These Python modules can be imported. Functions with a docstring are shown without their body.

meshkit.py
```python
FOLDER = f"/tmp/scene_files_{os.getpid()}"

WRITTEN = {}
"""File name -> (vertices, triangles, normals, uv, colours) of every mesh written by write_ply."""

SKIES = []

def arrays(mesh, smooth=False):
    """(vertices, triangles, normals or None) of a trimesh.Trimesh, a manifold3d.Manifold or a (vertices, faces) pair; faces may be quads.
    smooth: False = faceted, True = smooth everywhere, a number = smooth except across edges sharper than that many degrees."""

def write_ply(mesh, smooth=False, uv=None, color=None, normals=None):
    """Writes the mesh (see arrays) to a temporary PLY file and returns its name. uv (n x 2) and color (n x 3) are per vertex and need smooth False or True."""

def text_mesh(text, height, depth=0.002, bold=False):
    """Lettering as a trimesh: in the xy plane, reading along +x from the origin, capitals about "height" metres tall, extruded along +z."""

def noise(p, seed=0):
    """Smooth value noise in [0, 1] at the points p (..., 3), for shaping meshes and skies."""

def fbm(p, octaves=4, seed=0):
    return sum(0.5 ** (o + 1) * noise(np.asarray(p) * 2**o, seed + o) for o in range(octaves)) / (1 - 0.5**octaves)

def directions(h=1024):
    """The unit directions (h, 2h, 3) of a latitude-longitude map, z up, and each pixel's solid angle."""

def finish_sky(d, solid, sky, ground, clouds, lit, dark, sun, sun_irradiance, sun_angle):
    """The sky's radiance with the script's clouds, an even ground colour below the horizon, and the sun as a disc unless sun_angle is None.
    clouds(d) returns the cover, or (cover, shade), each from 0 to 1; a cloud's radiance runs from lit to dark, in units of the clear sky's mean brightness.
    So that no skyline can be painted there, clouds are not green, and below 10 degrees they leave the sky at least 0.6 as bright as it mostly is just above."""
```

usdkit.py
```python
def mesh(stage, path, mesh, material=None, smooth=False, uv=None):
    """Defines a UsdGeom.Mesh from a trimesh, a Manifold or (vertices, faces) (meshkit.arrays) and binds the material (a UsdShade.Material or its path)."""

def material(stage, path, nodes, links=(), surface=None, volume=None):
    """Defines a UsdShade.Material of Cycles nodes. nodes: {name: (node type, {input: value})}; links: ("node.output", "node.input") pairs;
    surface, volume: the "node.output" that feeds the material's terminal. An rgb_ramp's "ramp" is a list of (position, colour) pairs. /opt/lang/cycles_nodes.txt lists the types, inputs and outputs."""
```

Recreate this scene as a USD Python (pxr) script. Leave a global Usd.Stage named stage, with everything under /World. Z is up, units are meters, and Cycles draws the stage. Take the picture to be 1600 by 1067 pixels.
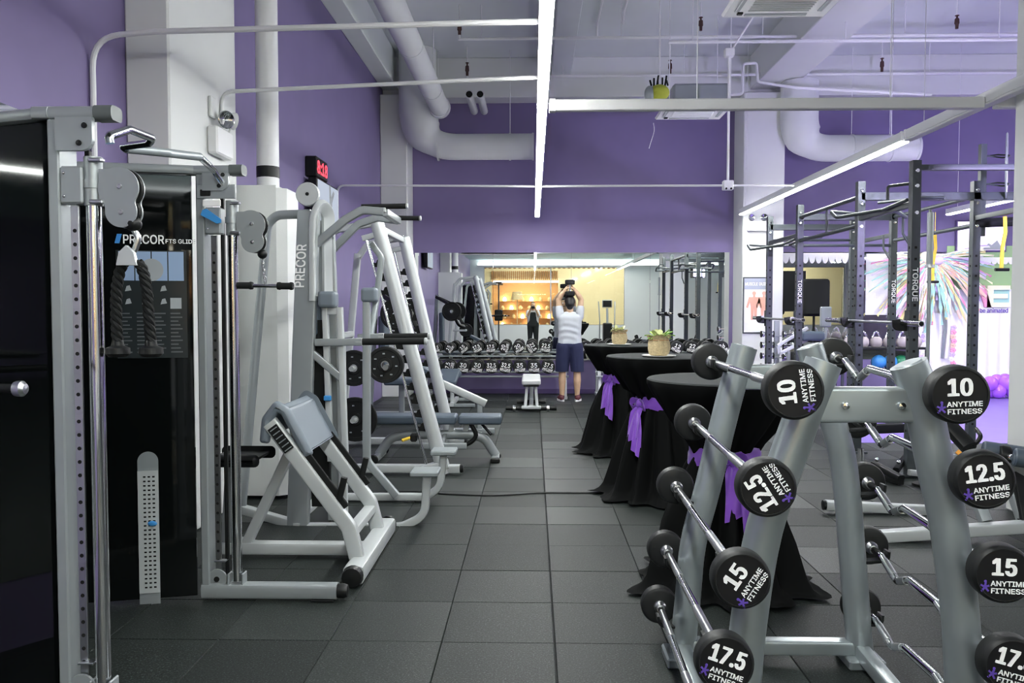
import math, random
import numpy as np, trimesh
import manifold3d as m3
from shapely.geometry import Polygon, Point, box as sbox
from shapely.ops import unary_union
import usdkit, meshkit
from pxr import Usd, UsdGeom, UsdLux, UsdShade, Gf, Sdf

stage = Usd.Stage.CreateInMemory()
UsdGeom.SetStageUpAxis(stage, 'Z'); UsdGeom.SetStageMetersPerUnit(stage, 1.0)
UsdGeom.Xform.Define(stage, '/World'); UsdGeom.Scope.Define(stage, '/World/Looks')
RNG = random.Random(7)

# ---------------------------------------------------------------- camera, sky, exposure
CAM = np.array([0.0, 0.0, 1.48]); FPX = 1291.0
YAW = math.radians(1.46); PITCH = math.radians(-2.35)          # a little to the left, a little down
FW = np.array([-math.sin(YAW) * math.cos(PITCH), math.cos(YAW) * math.cos(PITCH), math.sin(PITCH)])
RT = np.array([math.cos(YAW), math.sin(YAW), 0.0]); UP = np.cross(RT, FW)
cam = UsdGeom.Camera.Define(stage, '/World/camera')
cam.CreateHorizontalApertureAttr(36.0); cam.CreateVerticalApertureAttr(36.0 * 1067 / 1600)
cam.CreateFocalLengthAttr(36.0 * FPX / 1600); cam.CreateClippingRangeAttr(Gf.Vec2f(0.02, 200))
cam.CreateExposureAttr(0.0)
M4 = Gf.Matrix4d(1)
for i, v in enumerate((RT, UP, -FW)): M4.SetRow(i, Gf.Vec4d(*map(float, v), 0))
M4.SetRow(3, Gf.Vec4d(*map(float, CAM), 1))
cam.AddTransformOp().Set(M4)
TUBE_L = 112.0                                                  # radiance of the LED diffusers
SPOT_L = 1500.0                                                 # the party's LED floodlight
dome = UsdLux.DomeLight.Define(stage, '/World/evening_sky')
dome.CreateIntensityAttr(0.02); dome.CreateColorAttr(Gf.Vec3f(.75, .85, 1))

# ---------------------------------------------------------------- helpers
def ray(px, py):
    d = FW * FPX + RT * (px - 800.0) - UP * (py - 533.5)
    return d
def at(px, py, Y):                                             # the point of the place at distance Y along the room
    d = ray(px, py); return CAM + d * (Y / d[1])
def atx(px, py, X):
    d = ray(px, py); return CAM + d * (X / d[0])
def atz(px, py, Z):
    d = ray(px, py); return CAM + d * ((Z - CAM[2]) / d[2])
V = lambda *a: np.array(a, float)
def nrm(v): v = np.asarray(v, float); return v / max(np.linalg.norm(v), 1e-12)
def rotz(a): c, s = math.cos(a), math.sin(a); return np.array([[c, -s, 0], [s, c, 0], [0, 0, 1.0]])
def fillet(pts, r, n=5):
    pts = [np.asarray(p, float) for p in pts]; out = [pts[0]]
    for a, b, c in zip(pts[:-2], pts[1:-1], pts[2:]):
        u, w = nrm(a - b), nrm(c - b); ang = math.acos(max(-1, min(1, float(u @ w))))
        if ang > 3.05: out.append(b); continue
        L = min(r / math.tan(ang / 2), .45 * np.linalg.norm(a - b), .45 * np.linalg.norm(c - b))
        p, q = b + u * L, b + w * L
        for k in range(n + 1):
            t = k / n; out.append((1 - t) ** 2 * p + 2 * t * (1 - t) * b + t * t * q)
    out.append(pts[-1]); return out
def spline(pts, n=6):
    P = [np.asarray(p, float) for p in pts]; P = [2 * P[0] - P[1]] + P + [2 * P[-1] - P[-2]]; out = []
    for i in range(1, len(P) - 2):
        for k in range(n):
            t = k / n; a, b, c, d = P[i - 1:i + 3]
            out.append(.5 * (2 * b + (c - a) * t + (2 * a - 5 * b + 4 * c - d) * t * t + (3 * b - a - 3 * c + d) * t ** 3))
    out.append(P[-2]); return out
def circ(r, n=12, ry=None): return [(r * math.cos(2 * math.pi * k / n), (ry or r) * math.sin(2 * math.pi * k / n)) for k in range(n)]
def rrect(w, h, r=None, n=2):
    r = min(w, h) * .2 if r is None else r; out = []
    for cx, cy, a0 in ((w / 2 - r, h / 2 - r, 0), (r - w / 2, h / 2 - r, 90), (r - w / 2, r - h / 2, 180), (w / 2 - r, r - h / 2, 270)):
        for k in range(n + 1): a = math.radians(a0 + 90 * k / n); out.append((cx + r * math.cos(a), cy + r * math.sin(a)))
    return out
_boxes = {}
class MB:
    """collects shapes in world coordinates; build() makes them ONE mesh"""
    def __init__(s): s.v, s.f, s.n = [], [], 0
    def add(s, v, f):
        v = np.asarray(v, float); f = np.asarray(f, int)
        if f.shape[1] == 4: f = np.vstack([f[:, [0, 1, 2]], f[:, [0, 2, 3]]])
        s.v.append(v); s.f.append(f + s.n); s.n += len(v); return s
    def box(s, c, size, R=None, bev=.004):
        x, y, z = [a / 2 for a in size]; b = min(bev, .45 * min(x, y, z) * 2)
        key = (round(x, 5), round(y, 5), round(z, 5), round(b, 5))
        if key not in _boxes:
            if b <= 0:
                m = trimesh.creation.box((2 * x, 2 * y, 2 * z)); _boxes[key] = (np.array(m.vertices), np.array(m.faces))
            else:
                p = [(sx * (x - b * (k != 0)), sy * (y - b * (k != 1)), sz * (z - b * (k != 2))) for sx in (-1, 1) for sy in (-1, 1) for sz in (-1, 1) for k in range(3)]
                m = trimesh.convex.convex_hull(np.array(p)); _boxes[key] = (np.array(m.vertices), np.array(m.faces))
        v, f = _boxes[key]
        if R is not None: v = v @ np.asarray(R).T
        return s.add(v + np.asarray(c, float), f)
    def span(s, a, b, bev=.004):
        a, b = np.minimum(a, b), np.maximum(a, b); return s.box((a + b) / 2, b - a, None, bev)
    def sweep(s, sec, pts, up=(0, 0, 1), scale=None, caps=True, closed=False):
        P = np.array([np.asarray(p, float) for p in pts]); n, m = len(P), len(sec); sec = np.asarray(sec, float)
        up = nrm(up); v = []
        T = [nrm((P[(i + 1) % n] - P[i - 1]) if closed else P[min(i + 1, n - 1)] - P[max(i - 1, 0)]) for i in range(n)]
        prev = None
        for i in range(n):
            t = T[i]
            if prev is None:
                side = np.cross(t, up)
                if np.linalg.norm(side) < .05: side = np.cross(t, (0, 1, 0) if abs(t[1]) < .9 else (1, 0, 0))
            else:
                side = prev - t * (prev @ t)
            side = nrm(side); prev = side; u = np.cross(side, t)
            k = 1.0 if scale is None else scale[i]
            miter = 1.0
            if 0 < i < n - 1: miter = 1 / max(.6, float(nrm(P[i + 1] - P[i]) @ t))
            v += [P[i] + (side * a + u * b) * k * (miter if True else 1) for a, b in sec]
        f = []
        for i in range(n if closed else n - 1):
            A, B = i * m, ((i + 1) % n) * m
            for j in range(m):
                q = (j + 1) % m; f.append((A + j, A + q, B + q, B + j))
        f = np.array(f); f = np.vstack([f[:, [0, 1, 2]], f[:, [0, 2, 3]]])
        if caps and not closed:
            e = [(0, k + 1, k) for k in range(1, m - 1)]; E = (n - 1) * m
            e2 = [(E, E + k, E + k + 1) for k in range(1, m - 1)]
            f = np.vstack([f, e, e2])
        return s.add(v, f)
    def tube(s, pts, r, n=12, **k):
        if np.ndim(r): return s.sweep(circ(1.0, n), pts, scale=list(r), **k)
        return s.sweep(circ(r, n), pts, **k)
    def cyl(s, p, q, r, n=16): return s.tube([p, q], r, n)
    def bar(s, p, q, w, h, up=(0, 0, 1), r=None, n=2): return s.sweep(rrect(w, h, r, n), [p, q], up)
    def lathe(s, prof, p=(0, 0, 0), axis=(0, 0, 1), n=24):
        ax = nrm(axis); a = np.cross(ax, (0, 0, 1) if abs(ax[2]) < .9 else (1, 0, 0)); a = nrm(a); b = np.cross(ax, a); p = np.asarray(p, float); v = []
        for r, t in prof:
            for k in range(n):
                w = 2 * math.pi * k / n; v.append(p + ax * t + (a * math.cos(w) + b * math.sin(w)) * max(r, 1e-5))
        f = []
        for i in range(len(prof) - 1):
            for k in range(n): q = (k + 1) % n; f.append((i * n + k, i * n + q, (i + 1) * n + q, (i + 1) * n + k))
        return s.add(v, f)
    def ball(s, c, r, sub=2, sc=(1, 1, 1), R=None):
        m = trimesh.creation.icosphere(subdivisions=sub, radius=1); v = m.vertices * r * np.asarray(sc)
        if R is not None: v = v @ np.asarray(R).T
        return s.add(v + np.asarray(c, float), m.faces)
    def prism(s, poly, t, o, ex, ey):
        if not isinstance(poly, (Polygon,)) and not hasattr(poly, 'geoms'): poly = Polygon(poly)
        ex, ey = nrm(ex), nrm(ey); ez = np.cross(ex, ey)
        for g in getattr(poly, 'geoms', [poly]):
            m = trimesh.creation.extrude_polygon(g, t, engine='earcut')
            s.add(np.asarray(o) + m.vertices @ np.array([ex, ey, ez]), m.faces)
        return s
    def text(s, txt, h, o, ex, ey, bold=True, sx=1.0, depth=.002, center=True):
        m = meshkit.text_mesh(txt, h, depth, bold); v = np.array(m.vertices); v[:, 0] *= sx
        if center: v[:, 0] -= (v[:, 0].max() + v[:, 0].min()) / 2; v[:, 1] -= h / 2
        ex, ey = nrm(ex), nrm(ey)
        return s.add(np.asarray(o) + v @ np.array([ex, ey, np.cross(ex, ey)]), m.faces)
    def grid(s, P, closed_u=False, both=0):
        """P (n,m,3) surface; both = thickness along normals"""
        P = np.asarray(P, float); n, m = P.shape[:2]; idx = np.arange(n * m).reshape(n, m); f = []
        J = m if closed_u else m - 1
        for i in range(n - 1):
            for j in range(J): q = (j + 1) % m; f.append((idx[i, j], idx[i, q], idx[i + 1, q], idx[i + 1, j]))
        f = np.array(f)
        if not both: return s.add(P.reshape(-1, 3), f)
        du = np.gradient(P, axis=0); dv = np.gradient(P, axis=1); N = np.cross(dv, du); N /= np.maximum(np.linalg.norm(N, axis=2, keepdims=True), 1e-9)
        v = np.vstack([P.reshape(-1, 3), (P - N * both).reshape(-1, 3)]); k = n * m; fs = [f, f[:, ::-1] + k]
        rim = []
        for i in range(n - 1):
            if not closed_u:
                rim.append((idx[i, 0], idx[i + 1, 0], idx[i + 1, 0] + k, idx[i, 0] + k)); rim.append((idx[i + 1, -1], idx[i, -1], idx[i, -1] + k, idx[i + 1, -1] + k))
        for j in range(J):
            q = (j + 1) % m
            rim.append((idx[0, q], idx[0, j], idx[0, j] + k, idx[0, q] + k)); rim.append((idx[-1, j], idx[-1, q], idx[-1, q] + k, idx[-1, j] + k))
        return s.add(v, np.vstack(fs + [np.array(rim)]))
    def build(s, name, mat, parent=None, smooth=35, **tags):
        base = '/World' if parent is None else str(parent.GetPath()); path = numbered(base, name)
        root = '/'.join(path.split('/')[:3]); v = np.vstack(s.v); f = np.vstack(s.f)
        if parent is not None: v = v - OFF.get(root, V(0, 0, 0))
        pr = usdkit.mesh(stage, path, trimesh.Trimesh(v, f, process=False), MATS[mat], smooth=smooth).GetPrim()
        pr.GetAttribute('doubleSided') and UsdGeom.Mesh(pr).CreateDoubleSidedAttr(True)
        tag(pr, **tags); return pr
OFF, NUM, MATS, PROTO = {}, {}, {}, {}
def numbered(base, name):
    k = base + '/' + name; c = NUM.get(k, 0); NUM[k] = c + 1
    return k if c == 0 else f'{k}_{c:03d}'
def tag(p, label=None, cat=None, group=None, kind=None):
    for k, v in (('label', label), ('category', cat), ('group', group), ('kind', kind)):
        if v: p.SetCustomDataByKey(k, v)
    return p
def thing(name, label, cat, loc=(0, 0, 0), rz=0, group=None, kind=None):
    path = numbered('/World', name); x = UsdGeom.Xform.Define(stage, path)
    x.AddTranslateOp().Set(Gf.Vec3d(*map(float, loc))); x.AddRotateZOp().Set(math.degrees(rz))
    OFF[path] = np.asarray(loc, float); return tag(x.GetPrim(), label, cat, group, kind)
def struct(name, kind='structure', loc=(0, 0, 0)):
    path = numbered('/World', name); x = UsdGeom.Xform.Define(stage, path); x.AddTranslateOp().Set(Gf.Vec3d(*map(float, loc)))
    OFF[path] = np.asarray(loc, float); x.GetPrim().SetCustomDataByKey('kind', kind); return x.GetPrim()
def dup(src, loc, rz=0, label=None, group=None, inst=True):
    was = src.GetCustomData(); base = src.GetName()
    while base[-4:-3] == '_' and base[-3:].isdigit(): base = base[:-4]
    r = thing(base, label or was['label'], was['category'], loc, rz, group or was.get('group'))
    r.GetReferences().AddInternalReference(src.GetPath()); r.SetInstanceable(inst); return r

def mat(name, col, rough=.5, metal=0., spec=.5, noise=None, bump=None, coat=0., trans=0., sheen=0., emis=None, strength=0., ramp=None):
    """noise=(scale, amount) varies the colour, bump=(scale, distance) gives grain"""
    n = {'p': ('principled_bsdf', dict(base_color=col, roughness=rough, metallic=metal, specular_ior_level=spec, coat_weight=coat, transmission_weight=trans, sheen_weight=sheen))}
    l = []
    if emis: n['p'][1].update(emission_color=emis, emission_strength=strength)
    if noise or bump: n['tc'] = ('texture_coordinate', {})
    if noise:
        n['nz'] = ('noise_texture', dict(scale=noise[0], detail=4.0, roughness=.6)); a = noise[1]
        n['rr'] = ('rgb_ramp', dict(ramp=ramp or [(.3, tuple(c * (1 - a) for c in col)), (.7, tuple(min(1, c * (1 + a)) for c in col))]))
        l += [('tc.object', 'nz.vector'), ('nz.fac', 'rr.fac'), ('rr.color', 'p.base_color')]
    if bump:
        n['bn'] = ('noise_texture', dict(scale=bump[0], detail=3.0)); n['bp'] = ('bump', dict(strength=.6, distance=bump[1]))
        l += [('tc.object', 'bn.vector'), ('bn.fac', 'bp.height'), ('bp.normal', 'p.normal')]
    MATS[name] = usdkit.material(stage, '/World/Looks/' + name, n, l, surface='p.BSDF')
def glow(name, col, s):
    MATS[name] = usdkit.material(stage, '/World/Looks/' + name, {'e': ('emission', dict(color=col, strength=s))}, [], surface='e.emission')

# ---------------------------------------------------------------- materials
mat('paint_purple', (.19, .152, .31), .62, noise=(1.2, .06), bump=(160, .0006))
mat('paint_purple_dark', (.09, .06, .17), .55, noise=(2, .05))
mat('paint_white', (.71, .73, .72), .55, noise=(1.5, .02), bump=(120, .0005))
mat('paint_ceiling', (.68, .72, .72), .7, noise=(.8, .04), bump=(60, .0008))
mat('paint_teal', (.60, .78, .79), .6)
mat('mirror', (.86, .89, .87), .0, 1.0)
for nm_, c_, r_, sp_ in (('rubber', (.0150, .0192, .0178), .52, .24), ('rubber_b', (.0178, .0225, .0208), .46, .30), ('rubber_c', (.0135, .0172, .0160), .56, .22)):   # crumb rubber: dark with paler grains
    mat(nm_, c_, r_, spec=sp_, noise=(125, .5), bump=(240, .0016), ramp=[(.40, tuple(c * .55 for c in c_)), (.52, c_), (.60, tuple(c * 1.7 for c in c_)), (.68, tuple(c * 4.5 for c in c_))])
mat('rubber_seam', (.008, .009, .009), .8)
mat('vinyl_purple', (.20, .13, .48), .45, noise=(3, .06))
mat('silver', (.32, .35, .36), .34, .35, noise=(6, .03))
mat('silver_dark', (.30, .335, .345), .38, .4, noise=(6, .03))
mat('frame_white', (.50, .53, .535), .34, .2)
mat('rack_silver', (.32, .36, .37), .30, .55, noise=(9, .03))
mat('chrome', (.80, .81, .82), .12, 1.0)
mat('steel', (.62, .64, .65), .28, 1.0, bump=(900, .0003))
mat('acrylic_black', (.003, .004, .004), .045, spec=.5)
mat('black_plastic', (.006, .007, .007), .45, spec=.3)
mat('cap_grey', (.10, .115, .115), .5)
mat('black_matte', (.006, .007, .007), .75, spec=.25)
mat('urethane', (.009, .010, .010), .5, spec=.3, noise=(40, .15), bump=(300, .0004))
mat('urethane_face', (.004, .004, .005), .45, spec=.3)
mat('foam_grip', (.010, .011, .011), .8, spec=.25, bump=(200, .001))
mat('vinyl_grey', (.145, .175, .205), .42, bump=(500, .0004))
mat('vinyl_blue', (.070, .095, .125), .42, bump=(500, .0004))
mat('vinyl_light', (.50, .52, .52), .4, bump=(500, .0004))
mat('rig_black', (.042, .052, .056), .42, noise=(8, .1))
mat('hole', (.002, .002, .002), .9)
mat('white_print', (.86, .87, .86), .5)
mat('grey_print', (.35, .38, .40), .5)
mat('blue_print', (.06, .30, .75), .4)
mat('purple_print', (.10, .05, .36), .5)
mat('blue_plastic', (.05, .27, .62), .35)
mat('yellow_plastic', (.80, .55, .04), .4)
mat('orange_plastic', (.85, .35, .03), .4)
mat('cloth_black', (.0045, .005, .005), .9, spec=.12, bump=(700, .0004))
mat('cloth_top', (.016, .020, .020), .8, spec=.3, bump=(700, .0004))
mat('satin_purple', (.22, .07, .52), .3, sheen=.3)
mat('burlap', (.52, .42, .24), .9, noise=(90, .25), bump=(400, .002))
mat('leaf', (.28, .50, .10), .5, noise=(14, .3))
mat('leaf_pale', (.55, .58, .28), .6, noise=(14, .2))
mat('paper', (.82, .83, .82), .6)
mat('conduit', (.78, .79, .80), .45)
mat('duct', (.62, .64, .65), .45, noise=(2, .03))
mat('brass_rust', (.06, .025, .02), .5)
mat('skin', (.52, .345, .215), .55, noise=(20, .06))
mat('hair', (.006, .005, .005), .5)
mat('shirt_grey', (.47, .50, .53), .85, noise=(8, .05), bump=(260, .0006))
mat('shorts_navy', (.009, .013, .052), .8, bump=(90, .002))
mat('shoe_dark', (.10, .02, .03), .6)
mat('shoe_white', (.85, .85, .85), .5)
mat('pants_black', (.010, .014, .015), .85)
mat('shirt_white', (.65, .66, .66), .8)
mat('balloon', (.42, .13, .80), .15, coat=.5)
glow('led', (.985, 1.0, .97), TUBE_L)
glow('led_red', (1.0, .06, .09), 3.0)
glow('flood', (.62, .55, 1.0), SPOT_L)
# ---------------------------------------------------------------- the setting
XL, XR, YB, YF, ZC = -2.5, 12.6, 14.2, -4.4, 5.6
T = .5
fl = struct('floor'); MB().span((XL - .2, YF - .2, -.14), (XR + .2, YB + .2, -.03), 0).build('slab', 'rubber_seam', fl)
def bevel_tile(x0, y0, x1, y1, h, z0=-.03):
    g, b = .0009, .0028
    gl, gr = (.0030 if abs(x0 - .0962) < .01 else g), (.0030 if abs(x1 - .0962) < .01 else g)      # the widest joint runs down the middle
    o = [(x0 + gl, y0 + g), (x1 - gr, y0 + g), (x1 - gr, y1 - g), (x0 + gl, y1 - g)]
    i = [(x0 + gl + b, y0 + g + b), (x1 - gr - b, y0 + g + b), (x1 - gr - b, y1 - g - b), (x0 + gl + b, y1 - g - b)]
    v = [(a, c, z0) for a, c in o] + [(a, c, h - .004) for a, c in o] + [(a, c, h) for a, c in i]
    f = [(k, (k + 1) % 4, 4 + (k + 1) % 4, 4 + k) for k in range(4)] + [(4 + k, 4 + (k + 1) % 4, 8 + (k + 1) % 4, 8 + k) for k in range(4)] + [(8, 9, 10, 11)]
    return v, f
tiles = []
r = random.Random(3)
for i in range(-6, 26):
    for j in range(-16, 29):
        x0, y0 = .0962 + i * T, .095 + j * T; x1, y1 = x0 + T, y0 + T
        x0, y0, x1, y1 = max(x0, XL), max(y0, YF), min(x1, XR), min(y1, YB)
        if x1 - x0 < .03 or y1 - y0 < .03: continue
        if x0 > 3.55 and y0 > 9.0: continue
        c = V((x0 + x1) / 2, (y0 + y1) / 2, 0) - CAM; dz = c @ FW
        vis = dz > 1.5 and abs(c @ RT) / dz * FPX < 860 and abs(c @ UP) / dz * FPX < 600
        tiles.append((0 if vis else 1, dz if vis else 99 + abs(y0), (x0, y0, x1, y1), r.choice(['rubber', 'rubber_b', 'rubber_c', 'rubber']), r.uniform(-.0012, .0012)))
tiles.sort(key=lambda t: t[:2])
for _, _, q, m, h in tiles[:300]:
    MB().add(*bevel_tile(*q, h)).build('rubber_tile', m, fl, smooth=False)
for mm in ('rubber', 'rubber_b', 'rubber_c'):
    rest = MB()
    for _, _, q, m, h in tiles[300:]:
        if m == mm: rest.add(*bevel_tile(*q, h))
    rest.build('distant_tiles', mm, fl, smooth=False, kind='stuff')
MB().span((3.6, 9.1, -.03), (XR, YB, .002), .002).build('vinyl_area', 'vinyl_purple', fl)

w = struct('wall_left'); MB().span((XL - .15, YF - .15, -.03), (XL, YB + .15, ZC), 0).build('plaster', 'paint_purple', w)
w = struct('wall_back'); MB().span((XL, YB, -.03), (XR, YB + .15, ZC), 0).build('plaster', 'paint_purple', w)
for k in range(4):                                             # four mirror sheets side by side
    a, b = -2.03 + k * 1.3425, -2.03 + (k + 1) * 1.3425
    MB().span((a + .0015, YB - .008, .60), (b - .0015, YB, 2.42), .001).build('mirror_sheet', 'mirror', w)
for a, b in ((4.06, 5.3), (5.3, 6.5), (6.5, 7.8), (7.8, 9.2), (9.2, 10.6)):
    MB().span((a + .0015, YB - .008, .60), (b - .0015, YB, 2.42), .001).build('mirror_sheet', 'mirror', w)
MB().span((-2.03, YB - .016, .575), (3.34, YB, .60), .002).build('mirror_channel', 'steel', w)
w = struct('wall_right'); MB().span((XR, YF - .15, -.03), (XR + .15, YB + .15, ZC), 0).build('plaster', 'paint_purple', w)
c = struct('ceiling'); MB().span((XL - .15, YF - .15, ZC), (XR + .15, YB + .15, ZC + .2), 0).build('slab', 'paint_ceiling', c)
MB().span((XL, -.6, 3.36), (XR, YF, 3.5), 0).build('soffit', 'paint_teal', c)     # lower ceiling by the shop front behind the camera
MB().span((XL, -.62, 3.36), (XR, -.6, ZC), 0).build('soffit_face', 'paint_white', c)
for a, b in (((XL, -.6, 5.08), (-2.23, YB, ZC)), ((3.55, -.6, 5.05), (4.2, 13.8, ZC)), ((XL, 13.8, 4.95), (XR, YB, ZC)), ((4.2, 9.5, 5.1), (XR, 9.9, ZC)), ((-2.23, 9.5, 5.42), (3.55, 9.85, ZC)), ((.30, 9.85, 5.3), (.62, 13.8, ZC))):
    t = struct('trim_1'); MB().span(a, b, .01).build('beam', 'paint_ceiling' if a[2] > 5.06 else 'paint_white', t)
for a, b in (((XL, 5.06, 0), (-2.226, 6.2, 5.08)), ((XL, 13.55, 0), (-2.06, YB, 4.95)), ((3.40, 13.55, 0), (4.06, YB, 4.95)), ((3.47, 5.45, 0), (4.15, 6.11, 5.05))):
    t = struct('trim_2'); MB().span(a, b, .012).build('column', 'paint_white', t)
MB().span((XL, YB - .02, 0), (3.4, YB, .08), .004).build('baseboard_back', 'paint_purple_dark', None, kind='structure')
# the boxed-in lower end of the drain pipe on the left wall
t = thing('pipe_boxing', 'tall white boxed-in pipe casing against the purple left wall', 'pipe box', (-2.15, 6.45, 0))
MB().span((XL + .002, 6.27, .03), (-1.955, 6.62, 2.41), .0).prism([(0, 0), (.07, .05), (.07, .35), (0, .35)], 2.36, (-1.955, 6.27, .03), (1, 0, 0), (0, 1, 0)).build('casing', 'paint_white', t)
t = thing('drain_pipe', 'fat white vertical pipe with a black band above the white casing', 'pipe', (-2.07, 6.45, 2.41))
MB().cyl((-2.07, 6.45, 2.41), (-2.07, 6.45, ZC - .002), .085, 20).build('pipe', 'conduit', t)
MB().cyl((-2.07, 6.45, 2.49), (-2.07, 6.45, 2.575), .088, 20).build('band', 'black_plastic', t)
# left wall mirror beside the cable machine
t = thing('wall_mirror', 'frameless mirror sheet on the purple left wall behind the near cable tower', 'mirror', (XL, 3.2, .3))
MB().span((XL, 1.6, .3), (XL + .008, 4.25, 2.44), .001).build('glass', 'mirror', t)
# ---- the shop front behind the camera, seen in the mirror
w = struct('wall_rear'); m = MB()
WX0, WX1, WZ0, WZ1 = -1.95, 3.62, .78, 3.08
m.span((XL, YF - .15, -.03), (WX0, YF, 3.5), 0); m.span((WX1, YF - .15, -.03), (8.9, YF, 3.5), 0); m.span((12.2, YF - .15, -.03), (XR, YF, 3.5), 0); m.span((8.9, YF - .15, -.03), (12.2, YF, WZ0), 0); m.span((8.9, YF - .15, WZ1), (12.2, YF, 3.5), 0); m.span((WX0, YF - .15, -.03), (WX1, YF, WZ0), 0); m.span((WX0, YF - .15, WZ1), (WX1, YF, 3.5), 0)
m.build('plaster', 'paint_white', w)
wn = struct('window_1')
f = MB()
for x in (WX0, .7, WX1): f.span((x - .025, YF - .12, WZ0), (x + .025, YF - .04, WZ1))
for z in (WZ0, WZ1): f.span((WX0, YF - .12, z - .025), (WX1, YF - .04, z + .025))
f.build('window_frame', 'steel', wn)
MATS['pane'] = usdkit.material(stage, '/World/Looks/pane', {'t': ('transparent_bsdf', dict(color=(.95, .97, .96))), 'g': ('glossy_bsdf', dict(roughness=0.0)), 'fr': ('fresnel', dict(IOR=1.45)), 'm': ('mix_closure', {})}, [('fr.fac', 'm.fac'), ('t.BSDF', 'm.closure1'), ('g.BSDF', 'm.closure2')], surface='m.closure')
for a, b in ((WX0, .7), (.7, WX1)): MB().span((a + .025, YF - .085, WZ0 + .025), (b - .025, YF - .079, WZ1 - .025), 0).build('pane', 'pane', wn)
mat('mall_cream', (.78, .72, .50), .6); mat('mall_wood', (.42, .22, .09), .5); mat('mall_orange', (.80, .50, .26), .6); mat('mall_floor', (.45, .38, .28), .25)
glow('mall_lamp', (1.0, .74, .44), 16.0); glow('mall_line', (1.0, .93, .78), 14.0)
wn2 = struct('window_2'); f = MB()
for x in (8.9, 10.55, 12.2): f.span((x - .025, YF - .12, WZ0), (x + .025, YF - .04, WZ1))
for z in (WZ0, WZ1): f.span((8.9, YF - .12, z - .025), (12.2, YF - .04, z + .025))
f.build('window_frame', 'steel', wn2)
for a, b in ((8.9, 10.55), (10.55, 12.2)): MB().span((a + .025, YF - .085, WZ0 + .025), (b - .025, YF - .079, WZ1 - .025), 0).build('pane', 'pane', wn2)
g = thing('mall_corridor', 'cream mall corridor with slatted wooden bulkhead outside the shop window', 'corridor', (0, -8, 0))
m = MB(); m.span((-9, -9.7, 0), (-1.9, -9.5, 4.2), 0); m.span((1.15, -9.7, 0), (14, -9.5, 4.2), 0); m.span((-1.9, -9.7, 2.75), (1.15, -9.5, 4.2), 0); m.build('wall', 'mall_cream', g)
MB().span((-9, -9.7, -.1), (14, YF - .16, 0), 0).build('ground', 'mall_floor', g)
MB().span((-9, -9.7, 4.2), (14, YF - .16, 4.3), 0).build('soffit', 'mall_cream', g)
for k_, x_ in enumerate((-1.2, 1.6, 3.4, 9.3, 11.2)): MB().span((x_, -8.6, 4.16), (x_ + .9, -6.2, 4.2), .0).build('light_panel', 'mall_line', g)
for k in range(34): MB().span((-1.9 + k * .09, -9.5, 2.75), (-1.85 + k * .09, -9.42, 3.15), 0).build('slat', 'mall_wood', g)
for k in range(28): MB().span((-2.0 + k * .2, -5.2, 3.05), (-1.9 + k * .2, -5.1, 3.25), 0).build('soffit_slat', 'mall_wood', g)
MB().span((-1.8, -9.48, 2.62), (1.15, -9.42, 2.70), 0).build('light_line', 'mall_line', g)
for k in range(3): MB().bar((1.6 + k * .62, -9.45, 2.62 + k * .3), (2.0 + k * .62, -9.45, 2.80 + k * .3), .05, .03).build('light_strip', 'mall_line', g)
g = thing('shop_interior', 'orange lit cafe opposite with shelves and floor lamp seen through the window', 'shop', (-.4, -11, 0))
MB().span((-2.6, -12.6, -.1), (1.9, -9.72, 0), 0).build('ground', 'mall_floor', g)
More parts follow.
